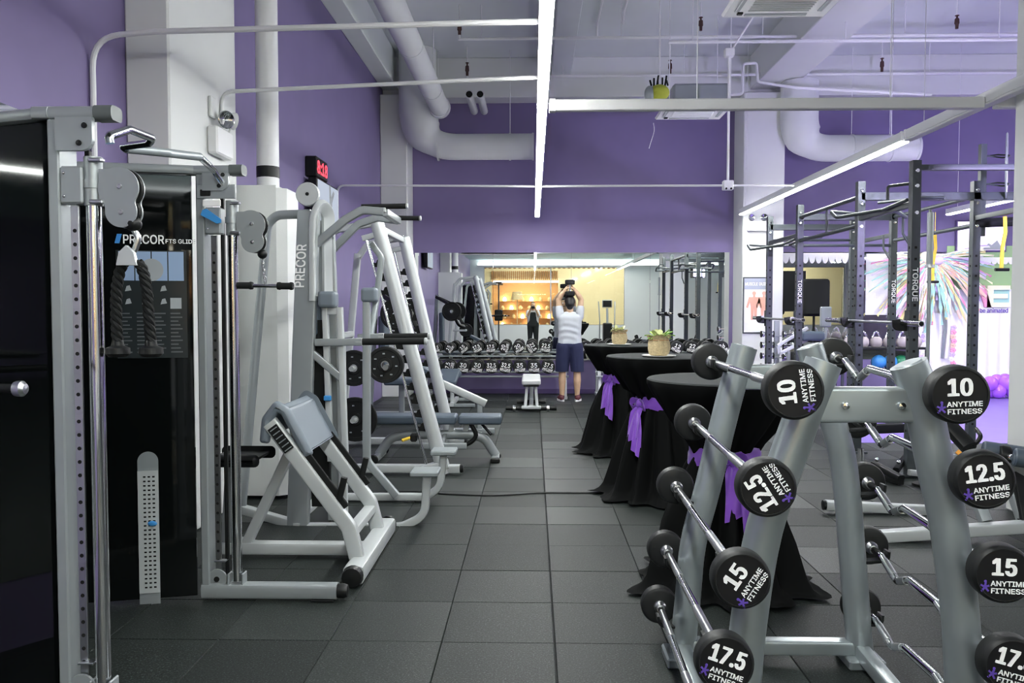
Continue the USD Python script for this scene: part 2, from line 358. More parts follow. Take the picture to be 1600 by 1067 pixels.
MB().span((-2.6, -12.6, 0), (1.9, -12.5, 3.2), 0).build('rear_panel', 'mall_orange', g)
for k in range(4):
    MB().span((-1.7, -12.5, .5 + k * .42), (1.0, -12.2, .53 + k * .42), .002).build('shelf', 'mall_wood', g)
    for q in range(6): MB().lathe([(.0, 0), (.08, .0), (.1, .1), (.05, .2), (0, .22)], (-1.5 + q * .44 + .1 * (k % 2), -12.35, .53 + k * .42), n=10).build('lamp_globe' if (q + k) % 3 == 0 else 'jar', 'mall_lamp' if (q + k) % 3 == 0 else 'mall_cream', g)
MB().cyl((-.75, -10.6, 0), (-.75, -10.6, 1.85), .025).build('lamp_pole', 'mall_cream', g); MB().lathe([(.3, 0), (.22, .38), (0, .38)], (-.75, -10.6, 1.85)).build('lamp_shade', 'mall_cream', g)
MB().span((-1.4, -10.3, 0), (.2, -10.0, .72), .01).build('counter', 'mall_wood', g)
MB().span((-1.5, -11.6, 3.1), (1.0, -10.6, 3.14), 0).build('ceiling_panel', 'mall_lamp', g)

t = thing('cove_light', 'glowing white light strip above the shop window, seen in the mirror', 'ceiling light', (.8, YF + .06, 3.16))
MB().span((XL + .3, YF + .001, 3.12), (8.6, YF + .09, 3.15), .004).build('housing', 'conduit', t)
glow('cove_led', (.93, 1.0, 1.0), 16.0); MB().span((XL + .32, YF + .012, 3.15), (8.58, YF + .08, 3.172), .004).build('diffuser', 'cove_led', t)
# ---------------------------------------------------------------- linear lights
ZL = 2.96
def light_row(x, y0, y1, lit, label):
    t = thing('linear_light', label, 'ceiling light', (x, (y0 + y1) / 2, ZL))
    MB().span((x - .038, y0, ZL + .004), (x + .038, y1, ZL + .085), .004).build('housing', 'conduit', t)
    MB().span((x - .036, y0 + .012, ZL - .014), (x + .036, y1 - .012, ZL + .006), .005).build('diffuser', 'led' if lit else 'conduit', t)
    for y in (y0 + .02, y1 - .02): MB().box((x, y, ZL + .045), (.082, .03, .088)).build('end_cap', 'conduit', t)
    for k in range(max(2, int((y1 - y0) / 2.2))):
        y = y0 + .3 + (y1 - y0 - .6) * k / max(1, int((y1 - y0) / 2.2) - 1); top = 3.36 if y < -.6 else (5.3 if .2 < x < .7 and y > 9.85 else ZC)
        MB().cyl((x, y, ZL + .085), (x, y, top), .004, 6).build('hanger_wire', 'conduit', t)
light_row(.066, 6.19, 13.5, True, 'glowing white light tube running down the middle to the back wall')
light_row(.066, .9, 6.13, True, 'nearer glowing white light tube overhead, in line with the middle one')
light_row(.066, -4.2, .84, True, 'glowing white light tube above and behind the photographer')
light_row(3.31, 7.5, 13.3, True, 'glowing diagonal light tube over the black power rig')
light_row(3.31, .9, 7.46, False, 'unlit white light channel leading to the tube over the rig')
light_row(3.31, -4.2, .84, True, 'glowing light tube right of the photographer by the shop window')
light_row(6.6, 6.2, 13.4, True, 'glowing light tube at the far right above the party corner')
light_row(9.9, .9, 13.0, True, 'light tube over the right end of the hall, beyond the pillar')
t = thing('cross_light', 'long unlit white light bar crossing under the ceiling to the right', 'ceiling light', (1.8, 6.16, ZL))
for a_, b_ in ((.115, 3.268), (3.352, 6.555)): MB().span((a_, 6.125, ZL - .035), (b_, 6.195, ZL + .045), .006).build('housing', 'conduit', t)
for x in (.14, 6.53): MB().box((x, 6.16, ZL + .005), (.05, .078, .09)).build('end_cap', 'conduit', t)
for x in (1.2, 2.6, 5.2): MB().cyl((x, 6.16, ZL + .045), (x, 6.16, ZC), .004, 6).build('hanger_wire', 'conduit', t)
# ---------------------------------------------------------------- barbell rack in the right foreground
rk = thing('barbell_rack', 'silver A-frame barbell rack of four curved posts in the right foreground', 'barbell rack', (.95, 2.95, 0))
YN, YFR = 2.45, 3.42
def post(pts, Y, bottom):
    p = [at(x, y, Y) for x, y in pts]; d = p[-1] - p[-2]; p.append(p[-1] + d * ((bottom - p[-1][2]) / d[2])); return spline(p, 5)
def oval(a, b, n=20): return [(a * math.cos(2 * math.pi * k / n), b * math.sin(2 * math.pi * k / n)) for k in range(n)]
posts = {}
for key, pts, Y in (('nl', [(1287, 566), (1264, 625), (1240, 688), (1194, 827), (1170, 970), (1161, 1067)], YN), ('fl', [(1163, 541), (1137, 632), (1106, 760), (1083, 850), (1074, 941)], YFR),
                    ('nr', [(1419, 568), (1439, 622), (1462, 729), (1482, 820), (1500, 960), (1506, 1067)], YN), ('fr', [(1265, 541), (1286, 610), (1304, 667), (1317, 718), (1325, 784), (1331, 859)], YFR)):
    P = post(pts, Y, .03); posts[key] = P
    pp = MB().sweep(oval(.054, .046), P, up=(0, 1, 0)).build('post', 'rack_silver', rk)
    e = nrm(P[0] - P[1]); MB().lathe([(0, .004), (.036, .004), (.040, 0), (.036, -.006)], P[0], e, 20).build('end_plug', 'silver_dark', pp)
    foot = MB().box((P[-1][0], Y, .022), (.15, .17, .044), None, .008).build('foot_plate', 'rack_silver', rk)
def on(P, z):
    for a, b in zip(P[:-1], P[1:]):
        if a[2] >= z >= b[2]: return a + (b - a) * ((a[2] - z) / (a[2] - b[2]))
    return P[0] if z > P[0][2] else P[-1]
for Y, L, R, tag_ in ((YN, 'nl', 'nr', 0), (YFR, 'fl', 'fr', 1)):
    z = at(1360, 632, YN)[2]
    a, b = on(posts[L], z), on(posts[R], z)
    bm = MB().bar(a, b, .105, .05, (0, 1, 0), .012).build('cross_beam', 'rack_silver', rk)
    for t in (.30, .78):
        q = a + (b - a) * t + V(0, -.027, 0); MB().lathe([(0, -.012), (.010, -.010), (.012, -.002), (.012, .004)], q, (0, 1, 0), 10).build('bolt', 'chrome', bm)
    a, b = on(posts[L], .07), on(posts[R], .07)
    MB().bar(a, b, .07, .06, (0, 0, 1), .012).build('base_tube', 'rack_silver', rk)
for L, R in (('nl', 'fl'), ('nr', 'fr')):
    a, b = on(posts[L], .06), on(posts[R], .06); MB().bar(a, b, .06, .06, (0, 0, 1), .012).build('base_rail', 'rack_silver', rk)

def logo(mb, c, ex, ey, s):                                    # small running-figure star
    ex, ey = nrm(ex), nrm(ey)
    for a, l in ((80, 1.0), (20, .9), (150, .9), (235, 1.1), (310, 1.1)):
        d = ex * math.cos(math.radians(a)) + ey * math.sin(math.radians(a)); mb.bar(c, c + d * s * l, s * .38, .0016, np.cross(ex, ey), .0002, 1)
    mb.ball(c + ey * s * 1.15 + ex * s * .1, s * .3, 1, (1, .3, 1))
def head_mesh(p, ax, R, th):                                   # p = outer face centre, ax = outward
    pr = [(0, -th), (.035, -th), (R * .80, -th), (R * .94, -th + .006), (R, -th + .018), (R, -.016), (R * .965, -.005), (R * .90, 0), (R * .875, 0), (R * .865, -.003), (0, -.003)]
    return MB().lathe(pr, p, ax, 40)
def marking(weight, p, ax, R, roll, t, k):
    ax = nrm(ax); ey = nrm(V(0, 0, 1) - ax * ax[2]); ex = np.cross(ey, ax); c, s = math.cos(math.radians(roll)), math.sin(math.radians(roll))
    ex, ey = ex * c + ey * s, ey * c - ex * s
    q = np.asarray(p, float) + ax * -.0022
    m = MB()
    for dx in (-.024, 0, .024): m.text(weight, R * .56, q + ey * R * .28 + ex * R * dx + ax * .0001 * dx, ex, ey, sx=.76 if len(weight) > 2 else .86)
    m.build('weight_number', 'white_print', t)
    for w_, dy, k_ in (('ANYTIME', .29, 1.08), ('FITNESS', .54, 1.16)): MB().text(w_, R * .165, q - ey * R * dy + ex * R * .13, ex, ey, sx=k_).build('maker_mark', 'white_print', t)
    m = MB(); logo(m, q - ey * R * .42 - ex * R * .62 + ax * .001, ex, ey, R * .17); m.build('runner_emblem', 'purple_print', t)
def cradles(x, z, side, parent):
    for Y in (YN, YFR):
        P = posts[('n' if Y == YN else 'f') + ('l' if side < 0 else 'r')]; a = on(P, z - .02); e = V(x, Y, z)
        path = fillet([a + V(0, 0, -.03), V(x - side * .0, Y, z - .028), V(x + side * .035, Y, z - .018), V(x + side * .042, Y, z + .03)], .015, 3)
        MB().sweep(rrect(.045, .012, .003, 1), path, up=(0, 1, 0)).build('bar_cradle', 'black_plastic', rk)
YA, YB1 = 2.25, 3.62
bars = [  # weight, near px, far px, roll of the near head, kind, label
    ('10', (1243, 610), (1110, 565), 98, 's', 'straight barbell marked 10 on the left side of the rack, top tier'),
    ('12.5', (1200, 763), (1083, 660), 123, 's', 'straight barbell marked 12.5 on the left side of the rack, second tier down'),
    ('15', (1160, 905), (1055, 760), 57, 's', 'straight barbell marked 15 on the left side of the rack, middle tier down'),
    ('17.5', (1134, 1032), (1040, 862), -18, 's', 'straight barbell marked 17.5 on the left side of the rack, fourth tier down'),
    ('20', (1110, 1150), (1030, 950), 30, 's', 'lowest straight barbell on the left side of the rack, its near end cut off'),
    ('10', (1501, 620), (1303, 556), 3, 'z', 'curl barbell marked 10 on the right side of the rack, top tier'),
    ('12.5', (1541, 751), (1338, 655), 9, 'z', 'curl barbell marked 12.5 on the right side of the rack, second tier down'),
    ('15', (1570, 898), (1352, 752), 0, 'z', 'curl barbell marked 15 on the right side of the rack, middle tier down'),
    ('17.5', (1585, 1040), (1357, 853), -14, 'z', 'curl barbell marked 17.5 on the right side of the rack, fourth tier down'),
    ('20', (1592, 1170), (1345, 950), 10, 'z', 'lowest curl barbell on the right side of the rack, near end cut off')]
R = .081
for wt, n, f, roll, kind, lab in bars:
    s = -1 if kind == 's' else 1
    ya, yb = (YA, YB1) if s < 0 else (2.27, 3.55)
    a, b = at(*n, ya), at(*f, yb + .04)
    z = (a[2] + b[2]) / 2; xa, xb = a[0], b[0]
    a, b = V(xa, ya, z + (a[2] - z) * .8), V(xb, yb + .075, z + (b[2] - z) * .8); d = nrm(b - a)
    t = thing('barbell', lab, 'barbell', (xa, (ya + yb) / 2, z), group='fixed barbells on the A-frame rack')
    th = .072
    head_mesh(a, -d, R, th).build('head', 'urethane', t); head_mesh(b, d, R, th).build('head', 'urethane', t)
    MB().lathe([(0, 0), (R * .862, 0)], a - d * -.0029, -d, 40).build('face_disc', 'urethane_face', t)
    marking(wt, a, -d, R, roll, t, 0)
    L = np.linalg.norm(b - a)
    for q, e in ((a + d * th, d), (b - d * th, -d)): MB().lathe([(0, 0), (.026, 0), (.027, .02), (.020, .03), (.017, .045), (0, .045)], q, e, 16).build('collar', 'steel', t)
    if kind == 's':
        MB().cyl(a + d * .05, b - d * .05, .0135, 16).build('shaft', 'chrome', t)
        for u, w_ in ((.12, .36), (.64, .88)): MB().cyl(a + d * L * u, a + d * L * w_, .0148, 16).build('knurled_grip', 'steel', t)
    else:
        dn = nrm(V(.25, 0, -1) - d * (V(.25, 0, -1) @ d)); o = .062
        pr = [(.04, 0), (.17, 0), (.27, 1), (.40, .05), (.60, .05), (.73, 1), (.83, 0), (.96, 0)]
        P = fillet([a + d * L * u + dn * o * k for u, k in pr], .03, 4)
        MB().tube(P, .0145, 14).build('cambered_shaft', 'chrome', t)
        for (u, k), (u2, k2) in ((pr[1], pr[2]), (pr[2], pr[3]), (pr[4], pr[5]), (pr[5], pr[6])):
            p, q = a + d * L * u + dn * o * k, a + d * L * u2 + dn * o * k2; MB().cyl(p + (q - p) * .22, p + (q - p) * .78, .0156, 14).build('knurled_grip', 'steel', t)
    for Y in (YN, YFR):
        P = posts[('n' if Y == YN else 'f') + ('l' if s < 0 else 'r')]; q = a + d * ((Y - a[1]) / d[1]); w_ = on(P, q[2] - .01)
        hk = fillet([V(w_[0], Y, q[2] - .03), V(q[0] - s * .015, Y, q[2] - .022), V(q[0] + s * .012, Y, q[2] - .021), V(q[0] + s * .026, Y, q[2] - .006), V(q[0] + s * .028, Y, q[2] + .02)], .012, 3)
        if q[2] > .1: MB().sweep(rrect(.012, .05, .003, 1), hk, up=(0, 1, 0)).build('bar_cradle', 'black_plastic', rk)
# ---------------------------------------------------------------- cable machine on the left, two towers
fm = thing('cable_machine', 'grey dual cable machine with black glossy shrouds and chrome guide tubes at left', 'cable machine', (-1.8, 3.5, 0))
A1, A2 = V(-1.70, 2.90, 0), V(-1.67, 4.10, 0)                  # inner edge of each tower
B1, B2 = V(-2.36, 3.12, 0), V(-2.36, 3.93, 0)
ZT = 2.14
for A, B, off in ((A1, B1, V(0, .03, 0)), (A2, B2, V(0, 0, 0))):
    d = nrm(B - A); n = V(-d[1], d[0], 0)
    MB().sweep(rrect(.022, ZT - .03, .004, 1), [A + V(0, 0, ZT / 2 + .01) + d * .03, B + V(0, 0, ZT / 2 + .01)]).build('shroud', 'acrylic_black', fm)
    MB().bar(A + V(0, 0, ZT + .02) - d * .02, B + V(0, 0, ZT + .02), .07, .045, r=.014).build('top_rail', 'silver', fm)
    MB().bar(A + d * .02 + V(0, 0, .05), B + V(0, 0, .05), .09, .06, r=.01).build('base_rail', 'black_plastic', fm) if False else None
MB().span((-2.40, B1[1], .03), (-2.37, B2[1], ZT), .004).build('rear_shroud', 'acrylic_black', fm)
MB().bar(V(-2.38, B1[1] - .05, ZT + .03), V(-2.38, B2[1] + .05, ZT + .03), .05, .05).build('rear_rail', 'silver', fm)
def tower(A, sgn, k):
    x, y = A[0], A[1]
    fp = MB().span((x, y - .03, .03), (x + .042, y + .09, ZT), .006)
    fp.build('upright', 'silver', fm)
    MB().bar((x - .05, y, ZT + .02), (x + .17, y, ZT + .02), .075, .045, r=.014).build('top_arm', 'silver', fm)
    MB().bar((x + .17, y, ZT + .02), (x + .235, y, ZT + .02), .082, .052, r=.02, n=4).build('end_cap', 'cap_grey', fm)
    # head bracket with two bolt holes
    bz = ZT - (.115 if k == 0 else .085)
    pl = unary_union([sbox(0, 0, .09, ZT - bz), sbox(0, .04, .13, ZT - bz), Point(.09, .04).buffer(.04, 8)])
    b = MB().prism(pl, .02, (x + .042, y - .03, bz), (1, 0, 0), (0, 0, 1)).build('head_bracket', 'silver', fm)
    for u, v in ((.105, .085), (.085, .025)): MB().lathe([(.004, 0), (.009, 0), (.010, -.005), (0, -.006)], (x + .042 + u, y - .05, bz + v * (.9 if k else 1)), (0, 1, 0), 14).build('bolt', 'black_plastic', b)
    # perforated adjustment strip
    MB().span((x + .062, y, .12), (x + .092, y + .012, ZT - .3), .002).build('adjustment_strip', 'steel', fm)
    ho = MB(); z = .2
    while z < ZT - .36: ho.lathe([(0, -.001), (.007, -.001), (.007, .002)], (x + .077, y - .0005, z), (0, 1, 0), 10); z += .0485
    ho.build('strip_holes', 'hole', fm, kind='stuff')
    MB().span((x + .10, y + .03, .1), (x + .118, y + .05, ZT - .1), .002).build('rear_channel', 'black_plastic', fm)
    cx = x + (.148 if k == 0 else .172)
    MB().cyl((cx, y, .10), (cx, y, ZT - .2), .0255, 22).build('guide_tube', 'chrome', fm)
    MB().cyl((x + .118, y + .012, .1), (x + .118, y + .012, ZT - .3), .0028, 6).build('cable', 'black_plastic', fm)
    # base: lower pulley plate, clevis, foot tube
    MB().lathe([(0, 0), (.05, 0), (.05, .012), (0, .012)], (x + .075, y - .02, .11), (0, 1, 0), 20).build('pulley', 'silver', fm)
    MB().lathe([(0, 0), (.014, 0), (.014, .004)], (x + .075, y - .0245, .11), (0, 1, 0), 12).build('pulley_axle', 'hole', fm)
    for s_ in (-1, 1): MB().span((cx - .005 + s_ * .036, y - .03, .07), (cx + .005 + s_ * .036, y + .03, .14), .003).build('clevis', 'silver', fm)
    MB().span((x + .062, y - .02, .125 + .07), (x + .12, y + .02, .125 + .078), .002).build('stop_plate', 'steel', fm)
    e = at(528, 932, y) if k else V(-1.02, y, .06)
    MB().bar(V(x, y, .05), V(e[0], y, .05), .078, .075, r=.018).build('foot_tube', 'silver', fm)
    MB().lathe([(.036, 0), (.037, .03), (.030, .05), (.0, .055)], (e[0], y, .05), (1, 0, 0), 18).build('foot_cap', 'black_plastic', fm)
    MB().box((e[0] - .07, y, .008), (.12, .08, .012), None, .003).build('foot_pad', 'black_plastic', fm)
    # carriage with swivel pulley
    cz0, cz1 = (at(130, 322, y)[2], at(130, 246, y)[2]) if k == 0 else (at(340, 368, y)[2], at(340, 314, y)[2])
    cg = MB().span((x + .046, y - .035, cz0 + .005), (x + .125, y + .03, cz1 - .035), .006).build('carriage', 'silver', fm)
    for z in (cz0 + .03, cz1 - .06): MB().ball((x + .062, y - .036, z), .006, 1).build('screw', 'chrome', cg)
    MB().cyl((cx, y, cz0), (cx, y, cz1), .031, 22).cyl((cx, y, cz0 + .06), (cx, y, cz0 + .09), .035, 22).build('swivel_sleeve', 'silver', fm)
    for z0 in (cz1 - .022, cz0 + .004): MB().span((cx, y - .04, z0), (cx + .05, y - .014, z0 + .015), .004).build('swivel_yoke', 'steel', cg)
    # kidney plates either side of two wheels
    bean = unary_union([Point(.080, .140).buffer(.072, 16), Point(.088, .058).buffer(.056, 16), sbox(.012, .095, .08, .205)]).buffer(.03, 8).buffer(-.03, 8)
    zz = (at(180, 357, y) if k == 0 else at(395, 396, y))[2]
    for dy in (-.026, .018):
        pa = MB().prism(bean, .008, (cx + .02, y + dy + .008, zz), (1, 0, 0), (0, 0, 1)).build('pulley_guard', 'silver', fm)
        for u, v in ((.085, .145), (.088, .055)): MB().lathe([(0, -.006), (.008, -.005), (.010, 0)], (cx + .02 + u, y + dy, zz + v), (0, 1, 0), 12).build('screw', 'steel', pa)
    for u, v, r_ in ((.086, .138, .072), (.092, .058, .055)): MB().lathe([(0, 0), (r_, 0), (r_ - .010, .01), (r_, .02), (0, .02)], (cx + .02 + u, y - .014, zz + v), (0, 1, 0), 28).build('pulley_wheel', 'black_plastic', fm)
    return cx, y, zz
c1 = tower(A1, 1, 0); c2 = tower(A2, 1, 1)
# height lever, counter and sticker strip on the far tower
y = A2[1]
bl = MB().prism([(0, .02), (.01, .045), (.03, .05), (.10, .0), (.098, -.018), (.08, -.022)], .012, at(321, 338, y) + V(0, -.05, -.02), (1, 0, 0), (0, 0, 1)).build('release_lever', 'blue_plastic', fm)
MB().span(at(312, 312, y) + V(0, -.04, 0), at(372, 290, y) + V(0, -.03, 0), .003).build('top_plate', 'silver', fm)
MB().span(at(318, 308, y) + V(0, -.046, 0), at(334, 298, y) + V(0, -.04, 0), .003).build('counter_window', 'black_plastic', fm)
MB().span(at(322, 324, y) + V(0, -.046, 0), at(350, 314, y) + V(0, -.04, 0), .002).build('white_label', 'white_print', fm)
# near-tower grip pointing into the picture at the left edge
MB().tube(fillet([(-2.0, 3.02, 1.25), (-2.0, 2.42, 1.245), (-1.53, 2.42, 1.238)], .05), .014, 14).build('side_grip', 'black_plastic', fm)
MB().lathe([(0, 0), (.022, 0), (.024, .008), (.024, .022), (.015, .032), (0, .034)], (-1.545, 2.42, 1.238), (1, 0, 0), 18).build('grip_end', 'steel', fm)
# chin-up bar between the tower heads
cp = [(172, 224, 2.95), (170, 212, 2.95), (203, 202, 3.05), (238, 216, 3.22), (233, 224, 3.24), (192, 229, 3.30), (196, 232, 3.34), (262, 239, 3.55), (312, 245, 3.80), (334, 266, 3.98), (354, 298, 4.10)]
MB().tube(fillet([at(*p) for p in cp], .04, 4), .0155, 14).build('chin_bar', 'chrome', fm)
MB().tube(fillet([at(*p) for p in cp[6:9]], .04, 4), .0185, 14).build('chin_bar_grip', 'silver_dark', fm)
# weight-stack window, pin and placard on the far shroud (facing the camera)
d = nrm(B2 - A2); nn = V(d[1], -d[0], 0); nn = -nn if nn[1] > 0 else nn
def sh(px, py, lift=.0):                                       # a point on the far shroud's near face
    o = A2 + nn * (.0115 + lift); r_ = ray(px, py); s_ = ((o - CAM) @ nn) / (r_ @ nn); return CAM + r_ * s_
EX = -d; EZ = V(0, 0, 1)
a, b = sh(219, 950), sh(247, 705); wdt = abs((b - a) @ EX); hgt = b[2] - a[2]
win = unary_union([sbox(0, .04, wdt, hgt - wdt / 2), Point(wdt / 2, hgt - wdt / 2).buffer(wdt / 2)])
MB().prism(win, .003, a, EX, EZ).build('stack_window', 'silver_dark', fm)
MB().prism(sbox(0, .075, wdt, hgt - .095), .008, a, EX, EZ).build('stack_scale', 'frame_white', fm)
MB().prism(sbox(0, -.0, wdt, .055), .004, a, EX, EZ).build('stack_foot', 'silver', fm)
ho = MB(); z = .10
while z < hgt - .115:
    for u in (.33, .55, .77): ho.prism(sbox(wdt * u - .006, z, wdt * u + .006, z + .008), .0006, a + nn * .008, EX, EZ)
    z += .0222
ho.build('scale_holes', 'hole', fm, kind='stuff')
p = sh(238, 818, .012); MB().ball(p, .019, 2, (1.25, .5, .7)).cyl(p, p - nn * .012, .006, 8).build('selector_pin', 'blue_plastic', fm)
a, b = sh(184, 560, .001), sh(291, 392, .001); pw, ph = abs((b - a) @ EX), b[2] - a[2]
mat('placard', (.020, .026, .028), .25); mat('placard_blue', (.30, .42, .62), .4); mat('placard_ink', (.10, .11, .12), .4)
pl = MB().prism(sbox(0, 0, pw, ph), .002, a, EX, EZ).build('placard', 'placard', fm)
for k in range(4): MB().prism(sbox(.012 + k * .25 * pw * .94, ph * .72, .012 + (k + .93) * .25 * pw * .94, ph * .99), .0008, a + nn * .002, EX, EZ).build('exercise_photo', 'placard_blue', pl)
MB().prism(Point(.5 * pw, ph * .82).buffer(.055), .0006, a + nn * .0028, EX, EZ).build('round_photo', 'grey_print', pl); MB().prism(sbox(pw * .76, ph * .46, pw * .92, ph * .56), .001, a + nn * .002, EX, EZ).build('printed_square', 'grey_print', pl)
for u in (.12, .36, .62): 
    for v in (.5, .62): MB().prism(Polygon([(pw * u, ph * v), (pw * u + .03, ph * v + .005), (pw * u + .022, ph * v + .03), (pw * u + .008, ph * v + .026)]), .001, a + nn * .002, EX, EZ).build('figure_drawing', 'grey_print', pl)
m = MB()
for k in range(11):
    for u in range(4): m.prism(sbox(pw * (.04 + u * .24), ph * (.05 + k * .036), pw * (.21 + u * .24 - .03 * ((k + u) % 3)), ph * (.05 + k * .036) + .006), .0006, a + nn * .002, EX, EZ)
m.build('text_lines', 'placard_ink', pl, kind='stuff')
a = sh(191, 380, .001); q = sh(249, 366, .001); h = .042
MB().text('PRECOR', h, a, EX, EZ, sx=abs((q - a) @ EX) / .205, center=False).build('maker_lettering', 'white_print', fm)
a2 = sh(179, 380, .001); MB().prism([(0, 0), (.022, 0), (.034, .046), (.012, .046)], .002, a2, EX, EZ).build('maker_stripe', 'blue_print', fm)
a3 = sh(258, 380, .001); MB().text('FTS GLIDE', .02, a3, EX, EZ, sx=1.0, center=False).build('model_lettering', 'white_print', fm)
# triceps rope on the near tower's swivel
tip = at(209, 350, 2.9)
rp = thing('triceps_rope', 'black double-ended rope hanging from the near cable swivel', 'rope', tip)
MB().ball(tip, .028, 2).build('stop_ball', 'black_plastic', rp)
j = at(203, 395, 2.9)
MB().tube(fillet([tip + V(0, 0, -.02), at(217, 372, 2.9), at(211, 390, 2.9), j], .02), .011, 10).build('hook', 'steel', rp)
MB().prism([(-.036, -.025), (.036, -.025), (.026, .02), (.0, .045), (-.026, .02)], .02, j + V(0, -.01, -.02), (1, 0, 0), (0, 0, 1)).build('clasp', 'frame_white', rp)
def twist(pts, r, pitch, n=3):
    P = np.array(spline(pts, 14)); L = np.concatenate([[0], np.cumsum(np.linalg.norm(np.diff(P, axis=0), axis=1))]); m = MB()
    for s_ in range(n):
        w_ = 2 * math.pi * (L / pitch + s_ / n); Q = P + np.stack([np.cos(w_), np.sin(w_), 0 * w_], 1) * r * .55; m.tube(list(Q), r * .62, 7)
    return m
for s_, pts in ((0, [(196, 408), (187, 425), (182, 460), (182, 500), (184, 540)]), (1, [(214, 408), (222, 420), (229, 450), (233, 500), (236, 540)])):
    twist([at(x_, y_, 2.9) for x_, y_ in pts], .0175, .075).build('strand', 'black_matte', rp)
    e = at(*pts[-1], 2.9); MB().lathe([(.018, .02), (.022, 0), (.04, -.008), (.042, -.028), (.03, -.04), (0, -.042)], e, (0, 0, 1), 18).build('rubber_knob', 'black_plastic', rp)
# straight bar hanging on the far swivel
tip = at(410, 397, 4.1)
bh = thing('cable_bar', 'short straight cable bar with black rubber grips hanging on a chain', 'cable handle', tip)
MB().ball(tip, .024, 2).build('stop_ball', 'black_plastic', bh)
ch = MB()
for k in range(7):
    c = tip + V(.002 * k, 0, -.035 - k * .018); a_ = [c + V((.007 * math.cos(u)) * (k % 2), (.007 * math.cos(u)) * (1 - k % 2), .013 * math.sin(u)) for u in np.linspace(0, 2 * math.pi, 11)[:-1]]
    ch.tube(a_, .0028, 6, closed=True)
ch.build('chain', 'steel', bh)
a, b = at(364, 446, 4.1), at(458, 447, 4.1); d = b - a
MB().cyl(a, b, .010, 14).build('bar', 'chrome', bh)
for u, v in ((0, .33), (.74, 1)): MB().lathe([(0, 0), (.018, 0), (.02, .012), (.017, .02), (.017, np.linalg.norm(d) * (v - u) - .02), (.02, np.linalg.norm(d) * (v - u) - .012), (.018, np.linalg.norm(d) * (v - u)), (0, np.linalg.norm(d) * (v - u))], a + d * u, d, 16).build('grip', 'foam_grip', bh)

# ---------------------------------------------------------------- preacher bench
pb = thing('preacher_bench', 'silver preacher curl bench with rounded blue-grey arm pad and black bar catches', 'bench', (-1.3, 4.8, 0))
yn, yf = 4.52, 5.12
foot = MB().bar((-.955, 4.32, .055), (-.955, 5.34, .055), .11, .095, r=.02).build('cross_foot', 'frame_white', pb)
for y_, s_ in ((4.32, -1), (5.34, 1)): MB().lathe([(.055, 0), (.058, .02), (.052, .05), (0, .055)], (-.955, y_, .057), (0, s_, 0), 18).build('foot_cap', 'black_plastic', foot)
for y_ in (yn, yf):
    P = fillet([(-.975, y_, .08), (-1.02, y_, .26), (-1.455, y_, .845)], .10, 6)
    rl = MB().sweep(rrect(.085, .055, .014), P, up=(0, 1, 0)).build('side_rail', 'frame_white', pb)
    u = nrm(V(-.475, 0, .645)); n_ = V(.645, 0, .475) / np.linalg.norm((.645, .475))
    o = V(-1.02, y_, .26)
    MB().bar(o + u * .10 + n_ * .045, o + u * .50 + n_ * .045, .058, .022, (0, 1, 0), .006).build('rail_guard', 'black_matte', rl)
    MB().bar(o + u * .16 + n_ * .05, o + u * .16 + n_ * .05 + V(.03, 0, .12), .035, .035, (0, 1, 0), .01).build('bar_catch', 'black_plastic', rl)
    if y_ == yn:
        MB().bar(o + u * .54 + V(0, -.034, 0), o + u * .70 + V(0, -.034, 0), .06, .012, (0, 1, 0), .004).build('catch_plate', 'black_matte', rl)
        t_ = MB()
        for k in range(6): t_.bar(o + u * (.55 + k * .027) + V(0, -.042, 0) + n_ * .025, o + u * (.55 + k * .027) + V(0, -.042, 0) - n_ * .02, .006, .006, (0, 1, 0), .001, 1)
        t_.build('catch_teeth', 'silver_dark', rl, kind='stuff')
MB().bar((-1.02, yn, .22), (-1.02, yf, .22), .07, .05).build('cross_brace', 'frame_white', pb)
MB().bar((-1.90, 4.82, .055), (-1.0, 4.82, .055), .085, .075, r=.02).build('base_tube', 'frame_white', pb)
prof = fillet([(-1.53, 0, .72), (-1.515, 0, .86), (-1.435, 0, .965), (-1.36, 0, .915), (-1.225, 0, .66)], .07, 7)
pd = MB().sweep(rrect(.085, .62, .03, 3), [p + V(0, 4.81, 0) for p in prof], up=(0, 1, 0)) if False else None
pp = np.array(prof); tt = np.gradient(pp, axis=0); nn_ = np.stack([tt[:, 2], 0 * tt[:, 0], -tt[:, 0]], 1); nn_ /= np.linalg.norm(nn_, axis=1, keepdims=True); nn_ *= -1 if nn_[len(nn_) // 2] @ V(1, 0, 1) < 0 else 1
th = .058
pp = pp + V(.012, 0, .010)
loop = [(p[0], p[2]) for p in pp] + [(p[0], p[2]) for p in (pp - nn_ * th)[::-1]]
poly = Polygon(loop).buffer(-.02).buffer(.02, 6)
